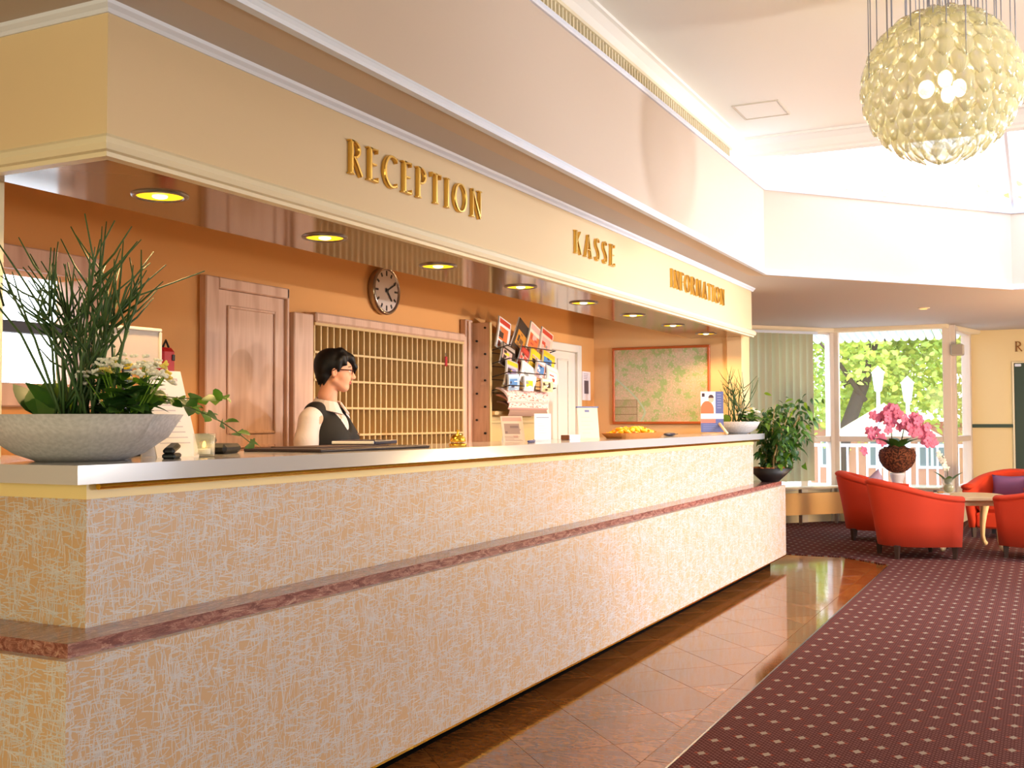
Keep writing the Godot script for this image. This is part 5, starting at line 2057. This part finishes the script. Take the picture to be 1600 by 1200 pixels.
	for c in [rgb(250, 190, 20), rgb(246, 160, 20), rgb(252, 214, 60), rgb(230, 110, 50)]:
		sm.append(mat(c, 0.25))
	g = G.new()
	g.smooth(1)
	g.ell(Vector3.ZERO, Vector3(0.022, 0.013, 0.016), 10, 6)
	g.flat()
	g.tri(Vector3(0.02, 0, 0), Vector3(0.038, 0.004, 0.012), Vector3(0.038, -0.004, -0.012))
	g.tri(Vector3(-0.02, 0, 0), Vector3(-0.038, 0.004, -0.012), Vector3(-0.038, -0.004, 0.012))
	var sw := g.mesh()
	var base := t.position
	for k in 70:
		var lv := k / 70.0
		var ci := rng.randi() % 4 if k % 5 == 0 else rng.randi() % 3
		var o := obj("sweet", sw, sm[ci])
		o.position = base + Vector3(rng.randf_range(-0.07, 0.07) * (1 - lv * 0.5), 0.032 + lv * 0.034, rng.randf_range(-0.33, 0.33) * (1 - lv * 0.35))
		o.basis = Basis(Vector3.UP, rng.randf() * TAU) * Basis(Vector3.RIGHT, rng.randfn() * 0.3)
		tag(o, ["golden yellow wrapped sweet in the shallow basket", "orange yellow wrapped sweet in the shallow basket", "pale yellow wrapped sweet in the shallow basket", "coral wrapped sweet in the shallow basket"][ci], "sweet", "%s sweets in the basket" % ["golden", "orange", "pale yellow", "coral"][ci])
	t = thing("sunglasses_case", "small black case on the counter right of the sweet basket", "case", Vector3(-2.52, Y, -7.72), 0.1)
	g = G.new()
	g.smooth(1)
	g.ell(Vector3(0, 0.014, 0), Vector3(0.04, 0.014, 0.12), 14, 8)
	obj("case", g, mat(rgb(60, 56, 70), 0.35), t)
	g = G.new()
	g.tube([Vector3(0.04, 0.014, -0.1), Vector3(0.041, 0.014, 0.1)], [0.0025], 6)
	obj("seam", g, M.black, t)
	# advert in an acrylic stand
	t = thing("poster_stand", "upright leaflet with a portrait and navy blocks in an acrylic stand", "leaflet", Vector3(-2.44, Y, -8.58), 0.50)
	im = Image.create(80, 140, false, Image.FORMAT_RGB8)
	im.fill(rgb(92, 100, 150))
	im.fill_rect(Rect2i(0, 0, 52, 92), rgb(236, 232, 240))
	for y in 92:
		for x in 52:
			var dx := (x - 22) / 24.0
			var dy := (y - 66) / 34.0
			if dx * dx + dy * dy < 1:
				im.set_pixel(x, y, rgb(206, 112, 70))
			dx = (x - 36) / 10.0
			dy = (y - 24) / 14.0
			if dx * dx + dy * dy < 1:
				im.set_pixel(x, y, rgb(70, 44, 40) if dy < -0.2 else rgb(224, 176, 150))
	im.fill_rect(Rect2i(0, 76, 80, 18), rgb(240, 240, 246))
	im.fill_rect(Rect2i(0, 94, 52, 14), rgb(226, 120, 104))
	im.fill_rect(Rect2i(4, 6, 10, 12), rgb(60, 44, 50))
	for k in 6:
		im.fill_rect(Rect2i(58, 10 + k * 9, 14, 2), rgb(150, 156, 196))
	for k in 4:
		im.fill_rect(Rect2i(8, 114 + k * 6, 50 - k * 5, 1), rgb(150, 156, 196))
	obj("leaflet", sheet(0.185, 0.33, 0.006), M.paper, t, Vector3(0, 0.02, 0))
	obj("print", face(0.185, 0.33), print_mat(img_tex(im)), t, Vector3(0, 0.02, 0.0008))
	g = G.new()
	g.box(Vector3(0, 0.006, 0.0), Vector3(0.17, 0.012, 0.09), 0.004)
	obj("base", g, M.glass, t)
	g = G.new()
	g.smooth(1)
	g.tube([Vector3(0.06, 0.09, -0.005), Vector3(0.08, 0.05, 0.04), Vector3(0.11, 0.006, 0.06)], [0.012, 0.011, 0.012], 8)
	obj("prop_leg", g, mat(rgb(240, 200, 150), 0.4), t)
	ficus()

func ficus() -> void:
	var t := thing("ficus", "bushy ficus in a black cone pot on the end of the marble ledge", "potted plant", Vector3(-2.235, 0.758, -9.70))
	var g := G.new()
	g.smooth(1)
	g.lathe([Vector2(0.0, 0.0), Vector2(0.075, 0.0), Vector2(0.205, 0.125), Vector2(0.195, 0.125), Vector2(0.16, 0.095), Vector2(0.0, 0.095)], 36)
	obj("pot", g, mat(rgb(26, 22, 22), 0.5), t)
	g = G.new()
	g.lathe([Vector2(0.17, 0.105), Vector2(0.0, 0.12)], 24)
	obj("soil", g, M.soil, t)
	var r := RandomNumberGenerator.new()
	r.seed = 17
	for k in 14:
		g = G.new()
		g.smooth(1)
		var a := r.randf() * TAU
		g.ell(Vector3(cos(a) * 0.13, 0.118, sin(a) * 0.13), Vector3(0.022, 0.014, 0.018), 8, 5)
		obj("clay_pebble", g, mat(rgb(190, 110, 60), 0.9), t)
	var tips := []
	for k in 9:
		var a := -2.5 + 3.3 * k / 8.0 + r.randfn() * 0.1
		var b := Vector3(cos(a) * 0.05, 0.11, sin(a) * 0.05)
		var d := Vector3(cos(a) * r.randf_range(0.1, 0.42), 1.0, sin(a) * r.randf_range(0.1, 0.42))
		var H := r.randf_range(0.35, 0.66)
		var q := b + d * H * 0.55
		var e := b + d * H + Vector3(cos(a), 0, sin(a)) * 0.05
		g = G.new()
		g.smooth(1)
		g.tube([b, b + d * H * 0.3 + Vector3(r.randfn() * 0.012, 0, 0), q, e], [0.009, 0.008, 0.006, 0.003], 7)
		obj("branch", g, mat(rgb(190, 164, 120), 0.8), t)
		for i in 7:
			tips.append(b.lerp(e, 0.22 + i * 0.13))
	var lm := [leaf(0.075, 0.036, 0.35, 0.22, 4), leaf(0.06, 0.03, 0.5, 0.2, 4), leaf(0.085, 0.04, 0.6, 0.25, 4)]
	var mm := MultiMesh.new()
	mm.transform_format = MultiMesh.TRANSFORM_3D
	mm.mesh = lm[1]
	mm.instance_count = 420
	for k in 420:
		var c: Vector3 = tips[r.randi() % tips.size()]
		var p := c + Vector3(r.randfn() * 0.07, r.randfn() * 0.05, r.randfn() * 0.07)
		p.y = maxf(p.y, 0.17)
		p.x = maxf(p.x, -0.08)
		p.z = minf(p.z, 0.2 if p.x > 0.10 else 0.01)
		mm.set_instance_transform(k, Transform3D(heading(Vector3(r.randfn(), r.randf_range(-1.2, 0.2), r.randfn()), r.randfn() * 0.6), p))
	var mi := MultiMeshInstance3D.new()
	mi.multimesh = mm
	mi.material_override = M.leaf_deep
	put(mi, "foliage", t)
	stuff(mi)
	for k in 298:
		var c: Vector3 = tips[r.randi() % tips.size()]
		var out := Vector3(c.x, 0, c.z).normalized()
		var p := c + Vector3(r.randfn() * 0.075, r.randfn() * 0.05, r.randfn() * 0.075)
		p.y = maxf(p.y, 0.16)
		p.x = maxf(p.x, -0.08)
		p.z = minf(p.z, 0.2 if p.x > 0.10 else 0.01)
		var o := obj("leaf", lm[k % 3], [M.leaf, M.leaf_deep, M.leaf, M.leaf_light][r.randi() % 4], t, p)
		o.basis = heading(out * 0.7 + Vector3(r.randfn(), r.randf_range(-1.0, 0.2), r.randfn()), r.randfn() * 0.6).scaled(Vector3.ONE * r.randf_range(0.95, 1.35))

# ------------------------------------------------------------------ receptionist
# a distance field: bones [a, b, ra, rb] and balls [centre, radii, basis], joined by a smooth minimum, then surface nets
class Field:
	var add := []
	var cut := []
	var k := 0.03
	func bone(a: Vector3, b: Vector3, ra: float, rb: float, f := 1.0) -> Field:
		add.append([0, a, b, ra, rb, Vector3(1, 1, f)])
		return self
	func ball(c: Vector3, r: Vector3, b := Basis()) -> Field:
		add.append([1, c, r, b.inverse()])
		return self
	func less_ball(c: Vector3, r: Vector3, b := Basis()) -> Field:
		cut.append([1, c, r, b.inverse()])
		return self
	func less_bone(a: Vector3, b: Vector3, ra: float, rb: float) -> Field:
		cut.append([0, a, b, ra, rb, Vector3.ONE])
		return self
	static func one(s: Array, p: Vector3) -> float:
		if s[0] == 0:
			var ab: Vector3 = s[2] - s[1]
			var ap: Vector3 = p - s[1]
			var h := clampf(ap.dot(ab) / maxf(ab.length_squared(), 1e-9), 0.0, 1.0)
			return (ap - ab * h).length() - lerpf(s[3], s[4], h)
		var q: Vector3 = s[3] * (p - s[1])
		var r: Vector3 = s[2]
		var k0 := (q / r).length()
		var k1 := (q / (r * r)).length()
		return k0 * (k0 - 1.0) / maxf(k1, 1e-6)
	func value(p: Vector3) -> float:
		var d := 10.0
		for s in add:
			var e := one(s, p)
			var h := maxf(k - absf(d - e), 0.0) / k
			d = minf(d, e) - h * h * k * 0.25
		for s in cut:
			d = maxf(d, -one(s, p))
		return d
	func bounds() -> AABB:
		var bb := AABB()
		var first := true
		for s in add:
			var m: float = maxf(s[3], s[4]) if s[0] == 0 else maxf(s[2].x, maxf(s[2].y, s[2].z))
			var pts := [s[1], s[2]] if s[0] == 0 else [s[1]]
			for p in pts:
				var c := AABB(p - Vector3.ONE * m, Vector3.ONE * m * 2)
				bb = c if first else bb.merge(c)
				first = false
		return bb.grow(k * 0.5 + 0.01)
	func net(g: G, cell: float) -> void:
		var bb := bounds()
		var nx := int(bb.size.x / cell) + 3
		var ny := int(bb.size.y / cell) + 3
		var nz := int(bb.size.z / cell) + 3
		var o := bb.position - Vector3.ONE * cell
		# coarse blocks first: skip those the surface cannot cross
		var f := PackedFloat32Array()
		f.resize(nx * ny * nz)
		f.fill(1.0)
		var B := 4
		for bx in range(0, nx, B):
			for by in range(0, ny, B):
				for bz in range(0, nz, B):
					var c := o + Vector3(bx + B * 0.5, by + B * 0.5, bz + B * 0.5) * cell
					var dv := value(c)
					if absf(dv) > cell * B * 1.3:
						if dv < 0:
							for x in range(bx, mini(bx + B, nx)):
								for y in range(by, mini(by + B, ny)):
									for z in range(bz, mini(bz + B, nz)):
										f[(x * ny + y) * nz + z] = -1.0
						continue
					for x in range(bx, mini(bx + B, nx)):
						for y in range(by, mini(by + B, ny)):
							for z in range(bz, mini(bz + B, nz)):
								f[(x * ny + y) * nz + z] = value(o + Vector3(x, y, z) * cell)
		var vert := {}
		for x in nx - 1:
			for y in ny - 1:
				for z in nz - 1:
					var i0 := (x * ny + y) * nz + z
					var n := 0
					var sum := Vector3()
					var s0 := f[i0] < 0
					var mixed := false
					for c in range(1, 8):
						if (f[i0 + ((c & 1) * ny + ((c >> 1) & 1)) * nz + (c >> 2)] < 0) != s0:
							mixed = true
							break
					if not mixed:
						continue
					for e in 12:
						var ax := e >> 2
						var q := e & 3
						var a := Vector3i()
						a[(ax + 1) % 3] = q & 1
						a[(ax + 2) % 3] = q >> 1
						var b := a
						b[ax] = 1
						var fa := f[i0 + (a.x * ny + a.y) * nz + a.z]
						var fb := f[i0 + (b.x * ny + b.y) * nz + b.z]
						if (fa < 0) != (fb < 0):
							sum += Vector3(a).lerp(Vector3(b), fa / (fa - fb))
							n += 1
					vert[i0] = o + (Vector3(x, y, z) + sum / n) * cell
		var step := [ny * nz, nz, 1]
		for i0 in vert:
			var x: int = i0 / (ny * nz)
			var y: int = (i0 / nz) % ny
			var z: int = i0 % nz
			for ax in 3:
				var u := (ax + 1) % 3
				var v := (ax + 2) % 3
				var pos := [x, y, z]
				if pos[u] == 0 or pos[v] == 0:
					continue
				var fa := f[i0]
				var fb := f[i0 + step[ax]]
				if (fa < 0) == (fb < 0):
					continue
				var A = vert.get(i0)
				var Bv = vert.get(i0 - step[u])
				var C = vert.get(i0 - step[u] - step[v])
				var D = vert.get(i0 - step[v])
				if A == null or Bv == null or C == null or D == null:
					continue
				if fa < 0:
					g.tri(A, Bv, C)
					g.tri(A, C, D)
				else:
					g.tri(A, C, Bv)
					g.tri(A, D, C)

func field_obj(called: String, fields: Array, m: Material, parent: Node3D) -> MeshInstance3D:
	var g := G.new()
	g.smooth(1)
	for e in fields:
		g.t = e[2] if e.size() > 2 else Transform3D()
		e[0].net(g, e[1])
	return obj(called, g, m, parent)

func hand(w: Vector3, d: Vector3, side: Vector3, s: float) -> Field:   # w wrist, d along the fingers, side towards the thumb
	var F := Field.new()
	F.k = 0.012
	var up := side.cross(d).normalized()
	var palm := w + d * 0.09
	F.bone(w, w + d * 0.03, 0.024, 0.026)
	F.bone(w + d * 0.02 + side * 0.018, palm + side * 0.026, 0.018, 0.013)
	F.bone(w + d * 0.02 - side * 0.014, palm - side * 0.026, 0.018, 0.012)
	F.bone(w + d * 0.03, palm, 0.018, 0.013)
	var L := [0.066, 0.074, 0.069, 0.052]
	for i in 4:
		var r0: Vector3 = palm + side * (0.029 - i * 0.0195) - d * 0.004
		var m1: Vector3 = r0 + d * L[i] * 0.5 - up * 0.008 * s
		var m2: Vector3 = m1 + (d * 0.8 - up * 0.55 * s).normalized() * L[i] * 0.3
		var m3: Vector3 = m2 + (d * 0.5 - up * 0.8 * s).normalized() * L[i] * 0.25
		F.bone(r0, m1, 0.0092, 0.0086)
		F.bone(m1, m2, 0.0086, 0.008)
		F.bone(m2, m3, 0.008, 0.0068)
	var t0 := w + d * 0.025 + side * 0.028
	var t1 := t0 + (d * 0.7 + side * 0.7).normalized() * 0.036
	var t2 := t1 + (d * 0.95 + side * 0.25 - up * 0.2 * s).normalized() * 0.034
	F.bone(t0, t1, 0.013, 0.0105)
	F.bone(t1, t2, 0.0105, 0.008)
	return F

func receptionist() -> void:
	# own axes: +x is where the chest points, +z her right-hand side
	var t := thing("person", "receptionist with short black hair and glasses in a white shirt and black waistcoat", "person", Vector3(-3.455, 0, -4.77), 0.10)
	var sk := mat(rgb(226, 166, 136), 0.55)
	sk.subsurf_scatter_enabled = true
	sk.subsurf_scatter_strength = 0.08
	var hy := 1.572
	var head := Transform3D((Basis(Vector3.UP, 0.62 - 0.10) * Basis(Vector3.BACK, -0.06)).scaled(Vector3.ONE * 0.88), Vector3(0.03, hy, -0.012))
	# body
	var F := Field.new()
	F.k = 0.05
	F.bone(Vector3(0.0, 1.49, 0), Vector3(-0.02, 1.35, 0), 0.044, 0.052)
	F.bone(Vector3(-0.03, 1.325, 0.12), Vector3(-0.03, 1.325, -0.12), 0.055, 0.055)
	F.ball(Vector3(0, 1.20, 0), Vector3(0.10, 0.17, 0.155))
	F.ball(Vector3(0, 1.0, 0), Vector3(0.095, 0.15, 0.14))
	F.ball(Vector3(-0.02, 0.88, 0), Vector3(0.115, 0.13, 0.165))
	for s in [1.0, -1.0]:
		F.bone(Vector3(-0.03, 1.315, 0.165 * s), Vector3(-0.02, 1.06, 0.215 * s), 0.048, 0.036)
		F.bone(Vector3(-0.02, 1.06, 0.215 * s), Vector3(0.19, 0.99, 0.19 * s), 0.035, 0.025)
		F.bone(Vector3(0, 0.84, 0.085 * s), Vector3(0.01, 0.47, 0.085 * s), 0.082, 0.055)
		F.bone(Vector3(0.01, 0.47, 0.085 * s), Vector3(-0.02, 0.09, 0.085 * s), 0.052, 0.034)
		F.bone(Vector3(-0.02, 0.05, 0.085 * s), Vector3(0.14, 0.035, 0.095 * s), 0.038, 0.028)
	# head in its own axes: +x forward, +y up, +z her right
	var Hd := Field.new()
	Hd.k = 0.022
	Hd.ball(Vector3(-0.018, 0.045, 0), Vector3(0.100, 0.088, 0.076))
	Hd.ball(Vector3(0.030, -0.020, 0), Vector3(0.066, 0.095, 0.062))
	Hd.ball(Vector3(0.058, -0.095, 0), Vector3(0.026, 0.020, 0.026))
	Hd.bone(Vector3(-0.005, -0.055, 0.050), Vector3(0.055, -0.098, 0.018), 0.018, 0.016)
	Hd.bone(Vector3(-0.005, -0.055, -0.050), Vector3(0.055, -0.098, -0.018), 0.018, 0.016)
	Hd.bone(Vector3(0.078, 0.028, 0.022), Vector3(0.078, 0.028, -0.022), 0.014, 0.014)
	Hd.bone(Vector3(-0.025, -0.06, 0), Vector3(-0.05, -0.15, 0), 0.050, 0.050)
	Hd.bone(Vector3(0.050, -0.022, 0.036), Vector3(0.040, -0.03, 0.042), 0.018, 0.018)
	Hd.bone(Vector3(0.050, -0.022, -0.036), Vector3(0.040, -0.03, -0.042), 0.018, 0.018)
	var N := Field.new()
	N.k = 0.012
	N.bone(Vector3(0.088, 0.016, 0), Vector3(0.112, -0.028, 0), 0.008, 0.0115)
	N.bone(Vector3(0.098, -0.033, 0.008), Vector3(0.098, -0.033, -0.008), 0.009, 0.009)
	N.bone(Vector3(0.07, 0.0, 0), Vector3(0.085, -0.03, 0), 0.015, 0.015)
	var Lp := Field.new()
	Lp.k = 0.006
	Lp.ball(Vector3(0.088, -0.056, 0), Vector3(0.012, 0.006, 0.021))
	Lp.ball(Vector3(0.086, -0.068, 0), Vector3(0.012, 0.007, 0.018))
	var Ea := Field.new()
	Ea.k = 0.01
	for s in [1.0, -1.0]:
		Ea.ball(Vector3(-0.008, -0.008, 0.074 * s), Vector3(0.018, 0.031, 0.008), Basis(Vector3.UP, 0.25 * s))
		Ea.less_ball(Vector3(-0.004, -0.006, 0.083 * s), Vector3(0.010, 0.019, 0.006))
	var hr := hand(Vector3(0.20, 0.985, 0.19), Vector3(0.96, -0.2, -0.2).normalized(), Vector3(0.1, 0.1, -0.98).normalized(), 1.0)
	var hl := hand(Vector3(0.20, 0.985, -0.19), Vector3(0.96, -0.2, 0.2).normalized(), Vector3(0.1, 0.1, 0.98).normalized(), -1.0)
	field_obj("body", [[F, 0.014], [Hd, 0.005, head], [N, 0.004, head], [Ea, 0.004, head], [hr, 0.005], [hl, 0.005]], sk, t)
	field_obj("lips", [[Lp, 0.0035, head]], mat(rgb(196, 104, 96), 0.4), t)
	for s in [1.0, -1.0]:
		var g := G.new()
		g.smooth(1)
		g.t = head
		g.ell(Vector3(0.078, 0.008, 0.030 * s), Vector3(0.011, 0.010, 0.013), 12, 8)
		var eye := obj("eye", g, mat(rgb(236, 230, 226), 0.2), t)
		g = G.new()
		g.smooth(1)
		g.t = head
		g.ell(Vector3(0.0865, 0.008, 0.031 * s), Vector3(0.003, 0.0055, 0.0055), 10, 6)
		obj("iris", g, mat(rgb(50, 36, 30), 0.2), eye)
		g = G.new()
		g.smooth(1)
		g.t = head
		g.tube([Vector3(0.090, 0.030, 0.016 * s), Vector3(0.087, 0.035, 0.032 * s), Vector3(0.072, 0.031, 0.050 * s)], [0.003, 0.0035, 0.0015], 6)
		obj("eyebrow", g, M.black, t)
	# hair: short, full at the back, a fringe swept to the far side
	var Ha := Field.new()
	Ha.k = 0.022
	Ha.ball(Vector3(-0.030, 0.052, 0), Vector3(0.106, 0.092, 0.087))
	Ha.ball(Vector3(-0.072, 0.008, 0), Vector3(0.060, 0.072, 0.074))
	Ha.bone(Vector3(-0.085, -0.045, 0.03), Vector3(-0.085, -0.045, -0.03), 0.026, 0.026)
	for q in [[-0.098, -0.085, 0.03, 0.009], [-0.086, -0.100, 0.0, 0.010], [-0.094, -0.082, -0.03, 0.008], [-0.068, -0.090, 0.046, 0.007]]:
		Ha.bone(Vector3(q[0] + 0.008, q[1] + 0.05, q[2]), Vector3(q[0], q[1], q[2]), 0.018, q[3] * 0.5)
	# fringe swept over the far brow
	Ha.bone(Vector3(0.02, 0.122, 0.025), Vector3(0.085, 0.082, 0.0), 0.028, 0.024)
	Ha.bone(Vector3(0.080, 0.088, 0.012), Vector3(0.112, 0.036, -0.020), 0.022, 0.013)
	Ha.bone(Vector3(0.112, 0.036, -0.020), Vector3(0.114, -0.006, -0.046), 0.013, 0.004)
	Ha.bone(Vector3(0.07, 0.09, -0.03), Vector3(0.098, 0.02, -0.052), 0.022, 0.010)
	# strands before the ear and over the temple
	Ha.bone(Vector3(0.035, 0.085, 0.060), Vector3(0.060, 0.040, 0.066), 0.022, 0.008)
	Ha.bone(Vector3(0.015, 0.06, 0.074), Vector3(0.018, 0.000, 0.076), 0.014, 0.004)
	Ha.less_ball(Vector3(0.088, -0.052, 0.045), Vector3(0.072, 0.098, 0.075), Basis(Vector3.BACK, 0.30))
	Ha.less_ball(Vector3(0.060, -0.090, 0.0), Vector3(0.100, 0.100, 0.095))
	Ha.less_ball(Vector3(-0.006, -0.020, 0.086), Vector3(0.024, 0.036, 0.026))
	Ha.less_ball(Vector3(-0.006, -0.020, -0.086), Vector3(0.024, 0.036, 0.026))
	field_obj("hair", [[Ha, 0.005, head]], hair_mat(), t)
	# glasses
	var gl := G.new()
	gl.t = head
	for s in [1.0, -1.0]:
		var pts := []
		for k in 17:
			var a := TAU * k / 16.0
			pts.append(Vector3(0.101 - 0.10 * pow(absf(0.030 + cos(a) * 0.024), 1.3), 0.006 + sin(a) * 0.014, (0.030 + cos(a) * 0.024) * s))
		gl.tube(pts, [0.0024], 6, false)
		gl.tube([Vector3(0.094, 0.011, 0.054 * s), Vector3(0.076, 0.012, 0.066 * s), Vector3(-0.004, 0.012, 0.080 * s), Vector3(-0.02, 0.0, 0.080 * s)], [0.0034], 6)
	gl.tube([Vector3(0.104, 0.010, 0.008), Vector3(0.106, 0.012, 0.0), Vector3(0.104, 0.010, -0.008)], [0.0018], 6)
	obj("glasses", gl, mat(rgb(60, 20, 20), 0.3), t)
	# shirt: torso, sleeves to the elbow, collar
	var S := Field.new()
	S.k = 0.03
	S.bone(Vector3(-0.03, 1.33, 0.115), Vector3(-0.03, 1.33, -0.115), 0.060, 0.060)
	S.ball(Vector3(0.004, 1.20, 0), Vector3(0.112, 0.175, 0.166))
	S.ball(Vector3(0.0, 1.0, 0), Vector3(0.107, 0.16, 0.152))
	for s in [1.0, -1.0]:
		S.bone(Vector3(-0.03, 1.312, 0.163 * s), Vector3(-0.03, 1.20, 0.196 * s), 0.056, 0.055)
		S.bone(Vector3(-0.03, 1.20, 0.196 * s), Vector3(-0.012, 1.09, 0.214 * s), 0.055, 0.049)
		S.bone(Vector3(-0.015, 1.10, 0.222 * s), Vector3(0.055, 1.06, 0.212 * s), 0.053, 0.050)
	S.less_bone(Vector3(0.06, 1.42, 0), Vector3(0.16, 1.22, 0), 0.050, 0.014)
	S.less_ball(Vector3(-0.01, 1.43, 0), Vector3(0.058, 0.06, 0.056))
	field_obj("shirt", [[S, 0.008]], shirt_mat(), t)
	# collar: two folded wings open at the throat
	var cg := G.new()
	for s in [1.0, -1.0]:
		var rings := []
		for i in 9:
			var u := i / 8.0
			var a := lerpf(PI, 0.30, u)
			var c := Vector3(-0.008 + cos(a) * 0.062, 1.436 - 0.034 * u, sin(a) * 0.060 * s)
			var o := Vector3(cos(a), 0, sin(a) * s)
			var w := lerpf(0.036, 0.060, u * u)
			rings.append(PackedVector3Array([c, c + o * 0.007 + Vector3(0, 0.004, 0), c + o * (0.036 + 0.016 * u) + Vector3(0, -w, 0), c + o * (0.028 + 0.016 * u) + Vector3(0, -w - 0.004, 0)]))
		cg.loft(rings)
	obj("collar", cg, shirt_mat(), t)
	# waistcoat with open arms and a V neck
	var V := Field.new()
	V.k = 0.03
	V.bone(Vector3(-0.03, 1.345, 0.095), Vector3(-0.03, 1.345, -0.095), 0.066, 0.066)
	V.ball(Vector3(0.008, 1.20, 0), Vector3(0.123, 0.178, 0.172))
	V.ball(Vector3(0.055, 1.195, 0.060), Vector3(0.085, 0.085, 0.080))
	V.ball(Vector3(0.055, 1.195, -0.060), Vector3(0.085, 0.085, 0.080))
	V.ball(Vector3(0.0, 1.0, 0), Vector3(0.118, 0.17, 0.162))
	for s in [1.0, -1.0]:
		V.less_bone(Vector3(-0.03, 1.34, 0.205 * s), Vector3(-0.025, 1.19, 0.222 * s), 0.060, 0.057)
		V.less_bone(Vector3(-0.025, 1.19, 0.225 * s), Vector3(-0.01, 1.05, 0.235 * s), 0.057, 0.053)
	V.less_bone(Vector3(0.035, 1.46, 0), Vector3(0.175, 1.215, 0), 0.085, 0.018)
	V.less_ball(Vector3(-0.01, 1.44, 0), Vector3(0.075, 0.072, 0.082))
	field_obj("waistcoat", [[V, 0.008]], mat(rgb(17, 16, 17), 0.75), t)
	for k in 3:
		var g := G.new()
		g.smooth(1)
		g.ell(Vector3(0.137 - 0.012 * k, 1.175 - k * 0.055, 0.012), Vector3(0.005, 0.006, 0.006), 8, 6)
		obj("button", g, M.dark, t)
	var bg := G.new()
	bg.box(Vector3(0.128, 1.235, -0.075), Vector3(0.008, 0.016, 0.04), 0.003)
	obj("name_badge", bg, M.chrome, t)
	# trousers and shoes, out of sight behind the counter
	var T := Field.new()
	T.k = 0.04
	T.ball(Vector3(-0.02, 0.88, 0), Vector3(0.128, 0.14, 0.178))
	for s in [1.0, -1.0]:
		T.bone(Vector3(0, 0.84, 0.085 * s), Vector3(0.01, 0.47, 0.085 * s), 0.095, 0.070)
		T.bone(Vector3(0.01, 0.47, 0.085 * s), Vector3(-0.02, 0.10, 0.085 * s), 0.070, 0.062)
	field_obj("trousers", [[T, 0.016]], mat(rgb(22, 21, 24), 0.8), t)
	for s in [1.0, -1.0]:
		var Sh := Field.new()
		Sh.k = 0.03
		Sh.bone(Vector3(-0.03, 0.052, 0.085 * s), Vector3(0.14, 0.040, 0.095 * s), 0.050, 0.038)
		field_obj("shoe", [[Sh, 0.012]], M.black, t)

func hair_mat() -> StandardMaterial3D:
	var m := mat(rgb(11, 9, 11), 0.5, 0.0, 0.4)
	m.albedo_texture = noise_tex(0.02, ramp([[0.0, rgb(200, 190, 200)], [1.0, rgb(255, 255, 255)]]), 128, 0.0, 3, 2)
	return triplanar(m, Vector3(30, 3, 30))

var _shirt: StandardMaterial3D
func shirt_mat() -> StandardMaterial3D:
	if _shirt == null:
		_shirt = mat(rgb(224, 214, 212), 0.8)
	return _shirt
